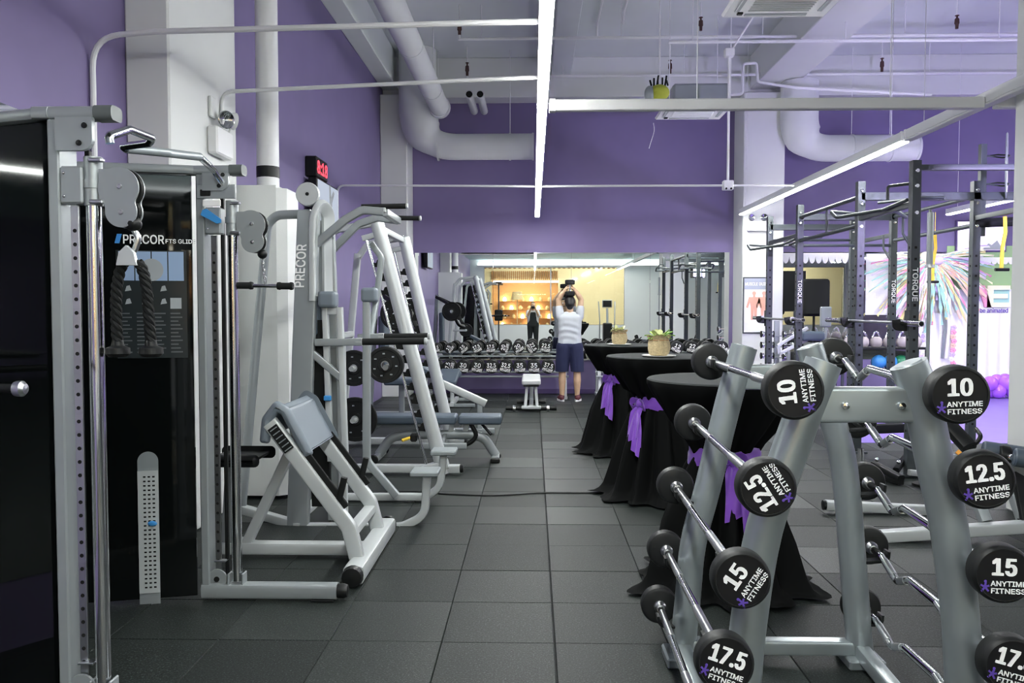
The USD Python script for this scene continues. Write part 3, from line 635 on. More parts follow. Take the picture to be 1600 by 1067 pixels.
def pad_prism(poly, ya, yb, rnd=.03, steps=4):                 # a cushion: the outline extruded along y with rounded ends
    m = MB(); rings = []
    for k in range(steps + 1): a_ = math.pi / 2 * k / steps; rings.append((ya + rnd * (1 - math.sin(a_)), -rnd * (1 - math.cos(a_))))
    rings += [(ya + yb - q[0], q[1]) for q in rings[::-1]]
    base = np.array(poly.exterior.segmentize(.03).coords)[:-1]; cen = base.mean(0)
    if Polygon(base).exterior.is_ccw: base = base[::-1]
    nx = np.roll(base, -1, 0) - np.roll(base, 1, 0); nv = np.stack([-nx[:, 1], nx[:, 0]], 1); nv /= np.linalg.norm(nv, axis=1, keepdims=True)
    G = np.array([[(b_[0] + n__[0] * ins, yy, b_[1] + n__[1] * ins) for b_, n__ in zip(base, nv)] for yy, ins in rings])
    m.grid(G[:, ::-1], closed_u=True)
    for G_, fl_ in ((G[0], 1), (G[-1], 0)):
        pc = Polygon(G_[:, [0, 2]]).buffer(0); mm = trimesh.creation.extrude_polygon(pc if not hasattr(pc, 'geoms') else max(pc.geoms, key=lambda g_: g_.area), .0005, engine='earcut'); v = mm.vertices
        m.add(np.stack([v[:, 0], np.full(len(v), G_[0, 1]) + v[:, 2], v[:, 1]], 1), mm.faces[:, ::-1])
    return m
pad = pad_prism(poly, 4.497, 5.145).build('arm_pad', 'vinyl_grey', pb)
MB().bar((-1.81, 4.82, .09), (-1.78, 4.82, .55), .075, .06, (0, 1, 0)).build('seat_post', 'silver', pb)
MB().bar((-1.78, 4.82, .10), (-1.6, 4.82, .06), .05, .05).build('post_gusset', 'frame_white', pb)
pad_prism(Polygon(rrect(.34, .075, .03, 4)), 4.62, 5.02).build('seat_pad', 'vinyl_blue', pb) if False else None
m = pad_prism(Polygon([(x_ - 1.735, z_ + .60) for x_, z_ in rrect(.33, .075, .03, 4)]), 4.64, 5.0); m.build('seat_pad', 'black_plastic', pb)
for y_ in (yn, yf): MB().bar((-1.45, y_, .86), (-1.42, 4.82, .62), .05, .04).build('pad_stay', 'frame_white', pb)
MB().bar((-1.42, 4.82, .66), (-1.70, 4.82, .08), .06, .06, (0, 1, 0)).build('spine', 'frame_white', pb)

# ---------------------------------------------------------------- chin and dip tower with the maker's name up its side
ct = thing('chin_dip_tower', 'tall grey chin and dip tower with white lettering up its upright', 'chin tower', (-1.3, 5.8, 0))
y1, y2 = 5.55, 6.15
def P_(px, py, Y): return at(px, py, Y)
# near twin uprights joined by an arch
up0 = MB().sweep(rrect(.15, .06, .015), [P_(466, 828, y1), P_(474, 560, y1), P_(483, 330, y1)], up=(0, 1, 0)); up0.build('upright', 'silver', ct)
MB().bar(P_(466, 828, y1) + V(0, 0, 0), P_(466, 834, y1), .2, .1, (0, 1, 0)).build('foot_plate', 'frame_white', ct)
arch = fillet([P_(504, 560, y1), P_(505, 325, y1), P_(494, 318, y1), P_(488, 330, y1)], .06, 6)
MB().sweep(rrect(.045, .09, .012), spline([P_(490, 470, y1), P_(490, 360, y1), P_(494, 331, y1), P_(502, 322, y1 + .03), P_(511, 333, y1 + .1), P_(513, 360, y1 + .12), P_(514, 470, y1 + .12)], 5), up=(0, 1, 0)).build('arch', 'frame_white', ct)
MB().bar(P_(509, 345, y1 + .14), P_(527, 826, y1 + .14), .12, .05, (0, 1, 0), .012).build('rear_upright', 'silver', ct)
MB().bar(P_(496, 500, y1 + .07), P_(503, 790, y1 + .07), .13, .05, (0, 1, 0), .006).build('weight_stack', 'black_plastic', ct)
MB().box(P_(512, 622, y1 - .02), (.05, .03, .035), None, .006).build('stack_pin', 'blue_plastic', ct)
tx = P_(471.5, 411, y1) + V(0, -.034, -.02); MB().text('PRECOR', .062, tx, nrm(P_(482, 380, y1) - P_(476, 480, y1)) * 1.0, V(-1, 0, .0), sx=.86).build('maker_lettering', 'white_print', ct)
# the round pulley cover on top
MB().lathe([(0, 0), (.075, 0), (.08, .008), (.08, .03), (0, .032)], P_(480, 303, y1), (0, 1, 0), 28).build('pulley_cover', 'frame_white', ct)
MB().lathe([(0, 0), (.012, 0), (.012, .004)], P_(480, 303, y1) + V(0, -.004, 0), (0, 1, 0), 12).build('cover_bolt', 'black_plastic', ct)
# rear brace running back to the wall
MB().tube(fillet([P_(486, 334, y1 + .1), P_(432, 336, y1 + .1), P_(418, 350, y1 + .1), P_(400, 545, y1 + .1), P_(378, 790, y1 + .05)], .10, 6), .031, 14).build('rear_brace', 'silver', ct)
MB().bar(P_(378, 795, y1 + .05) + V(0, 0, -.0), P_(470, 822, y1), .07, .06).build('rear_foot', 'frame_white', ct)
# chin arms
for dy, pts, g0, g1 in ((0, [(492, 383), (540, 343), (566, 328), (600, 331)], (565, 323), (634, 322)), (.62, [(518, 392), (560, 350), (590, 340), (622, 345)], (612, 340.5), (655, 341))):
    Y = y1 + dy
    ar = MB().sweep(rrect(.055, .05, .012), fillet([P_(x_, z_, Y) for x_, z_ in pts], .08), up=(0, 1, 0)).build('chin_arm', 'silver', ct)
    a, b = P_(*g0, Y), P_(*g1, Y); MB().cyl(a, b, .0175, 14).build('chin_grip', 'foam_grip', ar)
    MB().lathe([(.015, 0), (.019, .004), (.019, .014), (0, .018)], b, (1, 0, 0), 14).build('grip_end', 'frame_white', ar)
    MB().bar(P_(pts[-1][0], pts[-1][1], Y), P_(pts[-1][0], g0[1], Y), .03, .03, (0, 1, 0)).build('grip_bracket', 'frame_white', ar)
MB().bar(P_(600, 331, y1), P_(622, 345, y1 + .62), .05, .05).build('arm_tie', 'silver', ct)
# dip arms
for dy, a, b, c in ((0, (500, 535), (566, 534), (663, 533)), (.62, (566, 527), (600, 526), (668, 525))):
    Y = y1 + dy; A_, B_, C_ = P_(*a, Y), P_(*b, Y), P_(*c, Y)
    ar = MB().bar(A_ - V(.03, 0, 0), B_, .055, .05).build('dip_arm', 'silver', ct)
    MB().cyl(B_, C_, .023, 16).build('dip_grip', 'foam_grip', ar)
    MB().lathe([(.02, 0), (.025, .004), (.025, .018), (0, .024)], C_, (1, 0, 0), 14).build('grip_end', 'frame_white', ar)
    MB().lathe([(.028, -.04), (.028, 0), (.02, .003)], B_, (1, 0, 0), 14).build('grip_collar', 'frame_white', ar)
# pads
def cushion(c, s, R_=None, r_=.02): 
    m_ = m3.Manifold.hull_points(np.array([(sx * (s[0] / 2 - r_), sy * (s[1] / 2 - r_), sz * (s[2] / 2 - r_)) for sx in (-1, 1) for sy in (-1, 1) for sz in (-1, 1)])).minkowski_sum(m3.Manifold.sphere(r_, 16))
    g = m_.to_mesh(); v = np.array(g.vert_properties[:, :3]); v = v if R_ is None else v @ np.asarray(R_).T
    return MB().add(v + np.asarray(c), g.tri_verts)
c = (P_(489, 455, y1 + .2) + P_(506, 525, y1 + .2)) / 2; cushion(c, (.075, .34, .31), None, .03).build('back_pad', 'vinyl_blue', ct)
for px_, py_, Y in ((513, 468, y1), (578, 461, y1 + .62)): cushion(P_(px_, py_, Y), (.12, .12, .11), None, .025).build('elbow_pad', 'vinyl_grey', ct)
# rails behind the pad
for x_ in (508, 531): MB().bar(P_(x_, 480, y1 + .02), P_(x_ + 9, 720, y1 + .02), .04, .05, (0, 1, 0)).build('pad_rail', 'frame_white', ct)
MB().bar(P_(508, 486, y1 + .02), P_(531, 486, y1 + .02), .05, .045, (0, 1, 0)).build('pad_crosspiece', 'frame_white', ct)
MB().bar(P_(484, 548, y1), P_(533, 590, y1 + .02), .05, .045, (0, 1, 0)).build('diagonal_stay', 'silver', ct)
MB().bar(P_(533, 540, y1 + .1), P_(537, 815, y1 + .1), .06, .05, (0, 1, 0)).build('inner_upright', 'frame_white', ct)
MB().sweep(rrect(.058, .05, .012), fillet([P_(573, 470, y2), P_(573, 720, y2), P_(620, 775, y2)], .1), up=(0, 1, 0)).build('front_upright', 'silver', ct)
MB().sweep(rrect(.045, .045, .012), fillet([P_(580, 380, y2 + .1), P_(596, 402, y2 + .1), P_(588, 470, y2 + .1), P_(573, 560, y2)], .06), up=(0, 1, 0)).build('hand_horn', 'silver_dark', ct)
# floor rails that curl up into two steps
for Y, pts, st in ((y1, [(452, 823), (628, 823), (664, 806), (667, 745)], (665, 737, 60)), (y2 + .08, [(520, 776), (668, 776), (688, 760), (693, 712)], (694, 705, 38))):
    rl = MB().sweep(rrect(.055, .06, .014), fillet([P_(x_, z_, Y) for x_, z_ in pts], .16, 8), up=(0, 1, 0)).build('floor_rail', 'frame_white', ct)
    MB().box(P_(st[0], st[1], Y), (.19, .20, .035), None, .008).build('step', 'silver_dark', ct)
    for px_ in (pts[0][0] + 15, pts[1][0] - 25): MB().box(P_(px_, pts[0][1] + 8, Y), (.07, .09, .03), None, .006).build('floor_pad', 'black_plastic', rl)
MB().bar(P_(460, 822, y1), P_(500, 776, y2 + .08), .06, .055).build('rail_tie', 'frame_white', ct)
MB().bar(P_(533, 812, y1), P_(537, 776, y2 + .08), .06, .055).build('rail_tie', 'frame_white', ct)

# ---------------------------------------------------------------- smith machine with slanted white rails
sm = thing('smith_machine', 'white smith machine with two slanted columns and black hook teeth', 'smith machine', (-1.2, 8.0, 0))
sn, sf = 7.25, 8.75
def slant(Y, top, bot): return at(*top, Y), at(*bot, Y)
cn = slant(sn, (589, 348), (694, 740)); cf = slant(sf, (631, 372), (708, 700))
cf = (cf[0], cf[0] + (cf[1] - cf[0]) * ((cf[0][2] - .06) / (cf[0][2] - cf[1][2])))
for (a, b), nm in ((cn, 'n'), (cf, 'f')):
    d = nrm(b - a)
    cl = MB().sweep(oval(.062, .05), [a, b], up=(0, 1, 0)).build('slanted_column', 'frame_white', sm)
    MB().lathe([(0, .02), (.045, .015), (.05, 0)], a, -d, 18).build('column_cap', 'silver', cl)
    n_ = V(d[2], 0, -d[0]); n_ = n_ if n_[0] < 0 else -n_
    for k in range(13):
        q = a + d * (.35 + k * .125) - n_ * .0; q = q + (n_ if nm == 'n' else n_) * .058 + V(0, .03, 0)
        MB().prism([(0, -.04), (.065, -.016), (.072, .026), (.046, .016), (.03, .04), (0, .04)], .035, q, n_, -d).build('hook_tooth', 'black_plastic', cl)
    MB().cyl(a + n_ * .13 + d * .12, b + n_ * .13 - d * .10, .0125, 12).build('guide_rod', 'chrome', sm)
    MB().bar(a + d * .1, a + d * .1 + n_ * .16, .05, .05, (0, 1, 0)).build('rod_mount', 'frame_white', sm)
    bb = b - d * .08; MB().bar(bb - n_ * .06, bb + n_ * .19, .08, .1, (0, 1, 0)).build('rod_foot', 'frame_white', sm)
    Y = a[1]
    MB().bar(V(-2.1, Y, .055), V(b[0] + .14, Y, .055), .075, .075, r=.016).build('base_tube', 'frame_white', sm)
    MB().lathe([(.034, 0), (.036, .02), (.03, .03), (0, .032)], (b[0] + .14, Y, .055), (1, 0, 0), 14).build('tube_end', 'black_plastic', sm)
    MB().bar(V(-2.05, Y, .06), V(-1.86, Y, 2.05), .07, .07, (0, 1, 0)).build('rear_upright', 'frame_white', sm)
    MB().sweep(rrect(.06, .06, .012), fillet([V(-1.86, Y, 2.0), V(-1.75, Y, 2.16), a], .12), up=(0, 1, 0)).build('top_arm', 'frame_white', sm)
MB().bar(cn[0] + V(-.02, 0, -.03), cf[0] + V(-.02, 0, -.02), .06, .06).build('top_tie', 'frame_white', sm)
MB().bar((-2.0, sn, .35), (-2.0, sf, .35), .06, .06).build('rear_tie', 'frame_white', sm)
MB().bar((-1.93, sn, 1.2), (-1.93, sf, 1.2), .06, .06).build('rear_tie', 'frame_white', sm)
a = at(642, 683, sn) + V(0, -.02, 0); MB().cyl(a, a + V(-.07, -.04, -.02), .014, 10).build('safety_lever', 'yellow_plastic', sm)
MB().box(a + V(.03, .0, 0), (.06, .06, .07), None, .012).build('safety_stop', 'black_plastic', sm)
# the sliding bar
zb = .98; q = cn[0] + (cn[1] - cn[0]) * ((cn[0][2] - zb) / (cn[0][2] - cn[1][2])); bx = q[0] - .19
MB().cyl((bx, sn - .38, zb), (bx, sf + .38, zb), .0155, 14).build('sliding_bar', 'chrome', sm)
for ya_, yb_ in ((sn - .40, sn - .1), (sf + .1, sf + .40)): MB().cyl((bx, ya_, zb), (bx, yb_, zb), .024, 14).build('bar_sleeve', 'steel', sm)
def plate(c, r_, ax, lab, w_=.035):
    t = thing('weight_plate', lab, 'weight plate', c, group='weight plates around the smith machine')
    MB().lathe([(.026, -w_ / 2), (.06, -w_ / 2), (.065, -w_ / 2 + .008), (r_ * .80, -w_ / 2 + .008), (r_ * .84, -w_ / 2), (r_ * .96, -w_ / 2), (r_, -w_ / 2 + .006), (r_, w_ / 2 - .006), (r_ * .96, w_ / 2), (r_ * .84, w_ / 2), (r_ * .8, w_ / 2 - .008), (.065, w_ / 2 - .008), (.06, w_ / 2), (.026, w_ / 2), (.026, -w_ / 2)], c, ax, 36).build('disc', 'urethane', t)
    MB().lathe([(.0255, -w_ / 2 - .002), (.036, -w_ / 2 - .002), (.036, w_ / 2 + .002), (.0255, w_ / 2 + .002)], c, ax, 18).build('steel_hub', 'steel', t)
    m_ = MB(); ax = nrm(ax); e1 = nrm(np.cross(ax, V(.1, .2, 1))); e2 = np.cross(ax, e1)
    for k in range(7):
        w2 = 2 * math.pi * k / 7; m_.box(np.asarray(c) + (e1 * math.cos(w2) + e2 * math.sin(w2)) * r_ * .62 - ax * (w_ / 2 - .006), (.02, .006, .012), None, .001)
    m_.build('raised_marks', 'grey_print', t, kind='stuff'); return t
plate(at(602, 570, sn - .30), .155, (0, 1, 0), 'black weight plate facing the camera behind the long dip grips')
plate(at(602, 570, sn - .30) + V(0, .045, 0), .155, (0, 1, 0), 'second black plate pressed behind the camera-facing weight plate')
for k, (x_, z_, r_) in enumerate(((553, 575, .17), (555, 655, .21))):
    c = at(x_, z_, 7.7); plate(c, r_, (0, 1, 0), ('upper' if k == 0 else 'lower') + ' large black plate on the smith machine storage horn, seen between uprights')
    MB().cyl(c + V(0, -.12, 0), c + V(0, .3, 0), .024, 12).build('storage_horn', 'frame_white', sm)
    MB().bar(c + V(0, .3, 0), V(-1.98, c[1] + .3, c[2]), .05, .05).build('horn_arm', 'frame_white', sm)

# ---------------------------------------------------------------- bench inside the smith machine
bn = thing('adjustable_bench', 'grey padded adjustable bench lying flat inside the smith machine', 'bench', (-.9, 7.95, 0))
yb = 7.95
for x0, x1 in ((-1.56, -.735), (-.715, -.30)): cushion(((x0 + x1) / 2, yb, .405), (x1 - x0, .27, .085), None, .025).build('back_pad' if x0 < -1 else 'seat_pad', 'vinyl_blue', bn)
MB().sweep(oval(.045, .032), fillet([(-1.50, yb, .05), (-1.38, yb, .22), (-1.2, yb, .25), (-.6, yb, .25), (-.47, yb, .22), (-.36, yb, .05)], .14, 8), up=(0, 1, 0)).build('frame_tube', 'silver', bn)
MB().bar((-.36, yb - .12, .03), (-.36, yb + .12, .03), .07, .045).build('front_foot', 'silver', bn)
for s_ in (-.13, .13): MB().box((-.36, yb + s_, .022), (.09, .04, .044), None, .01).build('foot_cap', 'black_plastic', bn)
MB().bar((-1.50, yb - .26, .04), (-1.50, yb + .26, .04), .06, .06).build('rear_foot', 'silver', bn)
for s_ in (-.29, .29): MB().lathe([(0, -.015), (.045, -.015), (.05, -.008), (.05, .008), (.045, .015), (0, .015)], (-1.50, yb + s_, .052), (0, 1, 0), 18).build('wheel', 'black_plastic', bn)
for x_ in (-.66, -.80): MB().bar((x_, yb, .26), (x_ + .02, yb, .38), .05, .04, (0, 1, 0)).build('hinge_bracket', 'frame_white', bn)
MB().tube(spline([(-.60, yb - .03, .36), (-.55, yb - .03, .25), (-.62, yb - .03, .17), (-.76, yb - .03, .14)], 5), .022, 10).build('adjustment_arc', 'black_plastic', bn)
MB().cyl((-.49, yb - .05, .36), (-.40, yb - .12, .27), .014, 10).build('pull_handle', 'black_plastic', bn)
MB().bar((-1.05, yb - .30, .19), (-.62, yb - .30, .19), .06, .055).build('side_rail', 'silver', bn)
MB().bar((-.85, yb - .30, .19), (-.85, yb, .25), .04, .04).build('rail_bracket', 'silver', bn)
# slim silver support rail leaning behind the bench (the next bench along)
lb = thing('incline_bench', 'incline bench with white spine sloping down behind the smith machine', 'bench', (-.75, 9.6, 0))
MB().bar((-1.12, 9.6, .62), (-.55, 9.6, .36), .09, .07, (0, 1, 0), .02).build('spine', 'frame_white', lb)
MB().bar((-1.05, 9.6, .55), (-1.05, 9.6, .05), .06, .06, (0, 1, 0)).build('post', 'silver', lb)
MB().bar((-.62, 9.6, .36), (-.62, 9.6, .05), .06, .06, (0, 1, 0)).build('post', 'silver', lb)
MB().bar((-1.25, 9.6, .04), (-.45, 9.6, .04), .07, .06).build('base_tube', 'silver', lb)
cushion((-1.25, 9.6, .75), (.4, .27, .07), np.array([[math.cos(.45), 0, math.sin(.45)], [0, 1, 0], [-math.sin(.45), 0, math.cos(.45)]]), .02).build('back_pad', 'vinyl_blue', lb)
# ---------------------------------------------------------------- dumbbell racks along the back wall
def dumbbell_rack(x0, x1, label, tiers):
    t = thing('dumbbell_rack', label, 'dumbbell rack', ((x0 + x1) / 2, 13.7, 0))
    for x in (x0 + .06, x1 - .06):
        MB().sweep(rrect(.07, .055, .016), spline([(x, 13.30, .04), (x, 13.42, .30), (x, 13.62, .62), (x, 13.80, .84)], 6), up=(1, 0, 0)).build('leg', 'frame_white', t)
        MB().bar((x, 13.26, .03), (x, 14.05, .03), .07, .055, (0, 0, 1), .014).build('foot', 'frame_white', t)
        MB().bar((x, 13.98, .04), (x, 13.86, .80), .06, .05, (1, 0, 0)).build('rear_strut', 'frame_white', t)
    for y, z in tiers:
        for dy in (-.085, .085): MB().bar((x0, y + dy, z + dy * .35), (x1, y + dy, z + dy * .35), .055, .03, (0, 0, 1), .008).build('tier_rail', 'silver_dark', t)
    return t
TI = ((13.44, .395), (13.72, .705))
dumbbell_rack(-1.80, .58, 'two-tier white dumbbell rack left of the man, on the mirrored back wall', TI)
dumbbell_rack(1.02, 3.28, 'two-tier white dumbbell rack right of the man, behind the black tables', TI)
_db = {}
def dumbbell(wt, R, x, y, z, roll, label, group):
    key = (wt, R)
    t = thing('dumbbell', label, 'dumbbell', (x, y, z), group=group)
    th = R * .95; a, b = V(x, y - .185, z), V(x, y + .185, z)
    for q, e in ((a, V(0, -1, 0)), (b, V(0, 1, 0))):
        MB().lathe([(0, -th), (R * .8, -th), (R, -th + .02), (R, -.014), (R * .95, -.003), (R * .88, 0), (0, 0)], q, e, 24).build('head', 'urethane', t)
        MB().lathe([(.02, -th), (.032, -th - .012), (.018, -th - .02)], q, e, 12).build('collar', 'steel', t)
    MB().cyl(a + V(0, th, 0), b - V(0, th, 0), .0165, 12).build('handle', 'steel', t)
    e = V(0, -1, 0); ey = V(0, 0, 1); ex = V(1, 0, 0); c, s = math.cos(math.radians(roll)), math.sin(math.radians(roll)); ex, ey = ex * c + ey * s, ey * c - ex * s
    MB().text(wt, R * .60, a + e * .0005 + ey * R * .22, ex, ey, sx=.75 if len(wt) > 2 else .95).build('weight_number', 'white_print', t)
    MB().text('ANYTIME', R * .22, a + e * .0005 - ey * R * .34, ex, ey, sx=1.1).text('FITNESS', R * .22, a + e * .0005 - ey * R * .58, ex, ey, sx=1.15).build('maker_mark', 'white_print', t)
    return t
rolls = [4, 78, -6, -8, 2, -9, 4, 1, -14]
low = ['27.5', '27.5', '30', '30', '32.5', '32.5', '35', '35', '37.5']; upp = ['12.5', '15', '15', '17.5', '17.5', '20', '20', '22.5', '22.5']
nth = ['first', 'second', 'third', 'fourth', 'fifth', 'sixth', 'seventh', 'eighth', 'ninth']
for k in range(9):
    px = 679 + k * 22.2; R = .112 if k > 1 else .108
    p = at(px, 576, 13.25); dumbbell(low[k], R, p[0], 13.44, .395 + .02 + R, rolls[k], f'dumbbell marked {low[k]}, {nth[k]} from the left on the lower tier of the left rack', 'dumbbells on the left rack, lower tier')
    R = .082 + .003 * k; p = at(680 + k * 21.6, 546, 13.5); dumbbell(upp[k], R, p[0], 13.72, .705 + .02 + R, [10, 60, 40, 25, 5, 80, 35, -60, -8][k], f'dumbbell marked {upp[k]}, {nth[k]} from the left on the upper tier of the left rack', 'dumbbells on the left rack, upper tier')
uw = ['10', '10', '7.5', '7.5', '8', '9', '12', '22', '24', '26']
for k in range(10):
    R = .105; p = at(917 + k * 23.6, 546, 13.5)
    if p[0] > 3.2: break
    dumbbell(uw[k], R, p[0], 13.72, .705 + .02 + R, [-20, 35, 60, -30, 15, 8, -25, -8, 30, 15][k], f'dumbbell marked {uw[k]}, {nth[k] if k < 9 else "last"} from the left on the right rack behind the tables', 'dumbbells on the right rack, upper tier')
for k in range(10):
    x = 1.22 + k * .225
    if x > 3.2: break
    dumbbell('5', .09, x, 13.44, .395 + .02 + .09, 20 * k, f'small dumbbell, {nth[k] if k < 9 else "last"} from the left on the lower tier of the right rack', 'dumbbells on the right rack, lower tier')

# ---------------------------------------------------------------- flat bench in the aisle and one further left
fb = thing('flat_bench', 'light grey flat bench standing end-on in the aisle before the dumbbells', 'bench', (0, 12.1, 0))
xb = at(830, 600, 11.6)[0]
cushion((xb, 12.15, .425), (.27, 1.1, .075), None, .025).build('pad', 'vinyl_light', fb)
MB().span((xb - .11, 11.62, .365), (xb + .11, 12.68, .39), .006).build('pad_board', 'black_plastic', fb)
for s_ in (-1, 1): MB().bar((xb + s_ * .085, 11.72, .07), (xb + s_ * .06, 11.78, .37), .045, .05, (0, 1, 0)).build('front_leg', 'frame_white', fb)
MB().bar((xb, 12.55, .05), (xb, 12.5, .37), .06, .06, (0, 1, 0)).build('rear_leg', 'frame_white', fb)
MB().bar((xb, 11.72, .07), (xb, 12.62, .07), .06, .06).build('spine', 'frame_white', fb)
MB().span((xb - .14, 11.66, .04), (xb + .14, 11.78, .085), .01).build('foot_block', 'frame_white', fb)
MB().cyl((xb - .36, 11.7, .05), (xb + .36, 11.7, .05), .032, 14).build('foot_tube', 'black_plastic', fb)
MB().cyl((xb - .22, 12.6, .04), (xb + .22, 12.6, .04), .03, 12).build('rear_foot_tube', 'black_plastic', fb)
for s_ in (-.24, .24): MB().lathe([(.034, -.022), (.046, -.018), (.046, .018), (.034, .022), (.034, -.022)], (xb + s_, 11.7, .05), (1, 0, 0), 16).build('ring_clamp', 'chrome', fb)
sb = thing('incline_bench', 'blue-grey incline bench under the left end of the dumbbell rack', 'bench', (-1.25, 12.3, 0))
RX = lambda a: np.array([[1, 0, 0], [0, math.cos(a), -math.sin(a)], [0, math.sin(a), math.cos(a)]])
cushion((-1.27, 12.35, .44), (.30, .75, .075), RX(.18), .025).build('back_pad', 'vinyl_blue', sb)
cushion((-1.27, 12.9, .43), (.28, .32, .075), None, .025).build('seat_pad', 'vinyl_blue', sb)
MB().bar((-1.2, 12.2, .05), (-1.2, 12.2, .37), .055, .055, (0, 1, 0)).build('post', 'frame_white', sb)
MB().bar((-1.45, 12.15, .035), (-.86, 12.15, .035), .06, .05).build('cross_foot', 'silver_dark', sb)
MB().bar((-1.2, 12.1, .05), (-1.2, 13.0, .05), .06, .06).build('spine', 'frame_white', sb)
MB().bar((-1.42, 12.95, .035), (-1.0, 12.95, .035), .06, .05).build('rear_foot', 'silver_dark', sb)

# ---------------------------------------------------------------- cocktail tables under black cloths, purple sashes
def cocktail_table(c, r_top, label, seed, foot=1.0, slabel='', bow=None, zc=.72, rc=.17):
    cx, cy = c; H = 1.10
    t = thing('cocktail_table', label, 'table', (cx, cy, 0))
    MB().lathe([(0, H - .03), (r_top - .012, H - .03), (r_top - .008, H - .022), (r_top - .012, H - .006), (0, H - .006)], (cx, cy, 0), n=40).build('tabletop', 'black_plastic', t)
    MB().cyl((cx, cy, .03), (cx, cy, H - .03), .035, 14).build('pedestal', 'steel', t)
    MB().lathe([(0, .03), (.20, .025), (.21, .012), (.21, .004), (0, .004)], (cx, cy, 0), n=28).build('base_plate', 'steel', t)
    rn = random.Random(seed); ph = [rn.uniform(0, 6.28) for _ in range(8)]
    zs = [H + .003] * 4 + [H - .004, H - .03, H - .08, H - .16, H - .26, zc + .07, zc + .025, zc, zc - .025, zc - .08, zc - .2, zc - .33, .27, .17, .09, .04, .018, .016]
    rs = [.02, r_top * .5, r_top * .93, r_top * .99, r_top + .003, r_top + .004, r_top * .95, r_top * .80, r_top * .63, rc + .03, rc + .005, rc - .004, rc + .008, rc + .035, rc + .075, rc + .11, rc + .145, rc + .175, rc + .205, rc + .24, rc + .275, rc + .315]
    fo = [0, 0, 0, 0, 0, .002, .008, .014, .016, .014, .012, .010, .012, .018, .032, .045, .05, .05, .045, .04, .04, .045]
    n = 120; G = []
    for k, (z, r_, f_) in enumerate(zip(zs, rs, fo)):
        ring = []
        low = max(0, (k - 12) / 9)
        for j in range(n):
            w_ = 2 * math.pi * j / n
            wav = math.sin(11 * w_ + ph[0] + .5 * math.sin(3 * w_ + ph[1])) + .55 * math.sin(17 * w_ + ph[2]) + .5 * math.sin(5 * w_ + ph[3] + k * .06)
            rr_ = r_ * (1 + low * (foot - 1)) + f_ * wav + low ** 2 * .03 * math.sin(3 * w_ + ph[4])
            zz = z + (.022 * max(0, math.sin(9 * w_ + ph[5])) if k in (19, 20) else 0) + (.012 * max(0, math.sin(7 * w_ + ph[6])) if k == 21 else 0)
            ring.append((cx + rr_ * math.cos(w_), cy + rr_ * math.sin(w_), zz))
        G.append(ring)
    G = np.array(G)
    cl = thing('tablecloth', label.replace('tall cocktail table', 'floor-length black cloth over the cocktail table').replace('covered in black cloth ', ''), 'tablecloth', (cx, cy, 0))
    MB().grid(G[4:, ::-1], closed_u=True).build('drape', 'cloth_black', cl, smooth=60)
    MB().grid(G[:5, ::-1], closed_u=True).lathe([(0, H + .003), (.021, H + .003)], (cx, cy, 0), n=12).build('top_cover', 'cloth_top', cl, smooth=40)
    # sash with a bow
    s = thing('sash', slabel, 'sash', (cx, cy, zc))
    ring = [(cx + (rc + .014 + .006 * math.sin(8 * w_)) * math.cos(w_), cy + (rc + .014 + .006 * math.sin(8 * w_)) * math.sin(w_), zc + .01 * math.sin(5 * w_)) for w_ in np.linspace(0, 2 * math.pi, 49)[:-1]]
    MB().sweep([(-.006, -.045), (.006, -.045), (.009, -.015), (.005, 0), (.009, .02), (.006, .045), (-.006, .045)], ring, closed=True).build('band', 'satin_purple', s, smooth=60)
    w_ = math.radians(bow); o = V(cx + (rc + .035) * math.cos(w_), cy + (rc + .035) * math.sin(w_), zc); out = V(math.cos(w_), math.sin(w_), 0); sd = V(-math.sin(w_), math.cos(w_), 0)
    MB().ball(o + out * .008, .03, 2, (1, 1, 1.2)).build('knot', 'satin_purple', s)
    for q in (-1, 1):                                          # two small crumpled ears, a broad tail and a narrow one
        L = [o, o + sd * q * .03 + out * .025 + V(0, 0, .028), o + sd * q * .062 + out * .032 + V(0, 0, .012), o + sd * q * .066 + out * .028 + V(0, 0, -.03), o + sd * q * .03 + out * .02 + V(0, 0, -.03), o + out * .01]
        P = np.array(spline(L, 6)); wd = np.interp(np.linspace(0, 1, len(P)), [0, .25, .5, .75, 1], [.016, .042, .046, .04, .015])
        Gp = np.array([[p + out * dz * .35 + V(0, 0, 1) * dz * .5 for dz in np.linspace(-ww, ww, 5)] for p, ww in zip(P, wd)])
        MB().grid(Gp, both=.003).build('bow_loop', 'satin_purple', s, smooth=70)
        tl, hw, dx = (.27, .072, .02) if q < 0 else (.37, .042, .075)
        T_ = [o + V(0, 0, -.01), o + out * .05 + sd * dx * .4 + V(0, 0, -.06), o + out * .085 + sd * dx * .8 + V(0, 0, -.16), o + out * (.10 if q < 0 else .125) + sd * dx + V(0, 0, -tl)]
        P = np.array(spline(T_, 7)); wd = np.interp(np.linspace(0, 1, len(P)), [0, .3, 1], [.014, hw * .75, hw])
        Gp = np.array([[p + sd * u * ww + out * (.009 * math.sin(u * 5 + q + k * .25) * min(1, k / 6)) + V(0, 0, -.03 * u * q * k / len(P)) for u in np.linspace(-1, 1, 9)] for k, (p, ww) in enumerate(zip(P, wd))])
        MB().grid(Gp, both=.003).build('bow_tail', 'satin_purple', s, smooth=70)
    return t
ta = at(1133, 600, 4.42); tb = at(1030, 560, 6.5); tc = at(975, 542, 8.45)
cocktail_table((ta[0], 4.42), .41, 'tall cocktail table covered in black cloth right behind the barbell rack', 1, .95, 'purple satin sash with hanging tails behind the barbell rack bars', -92, .70)
cocktail_table((tb[0], 6.50), .41, 'tall cocktail table covered in black cloth with a plant, middle of the three', 2, 1.0, 'purple satin sash bow on the middle black table', 218, .74)
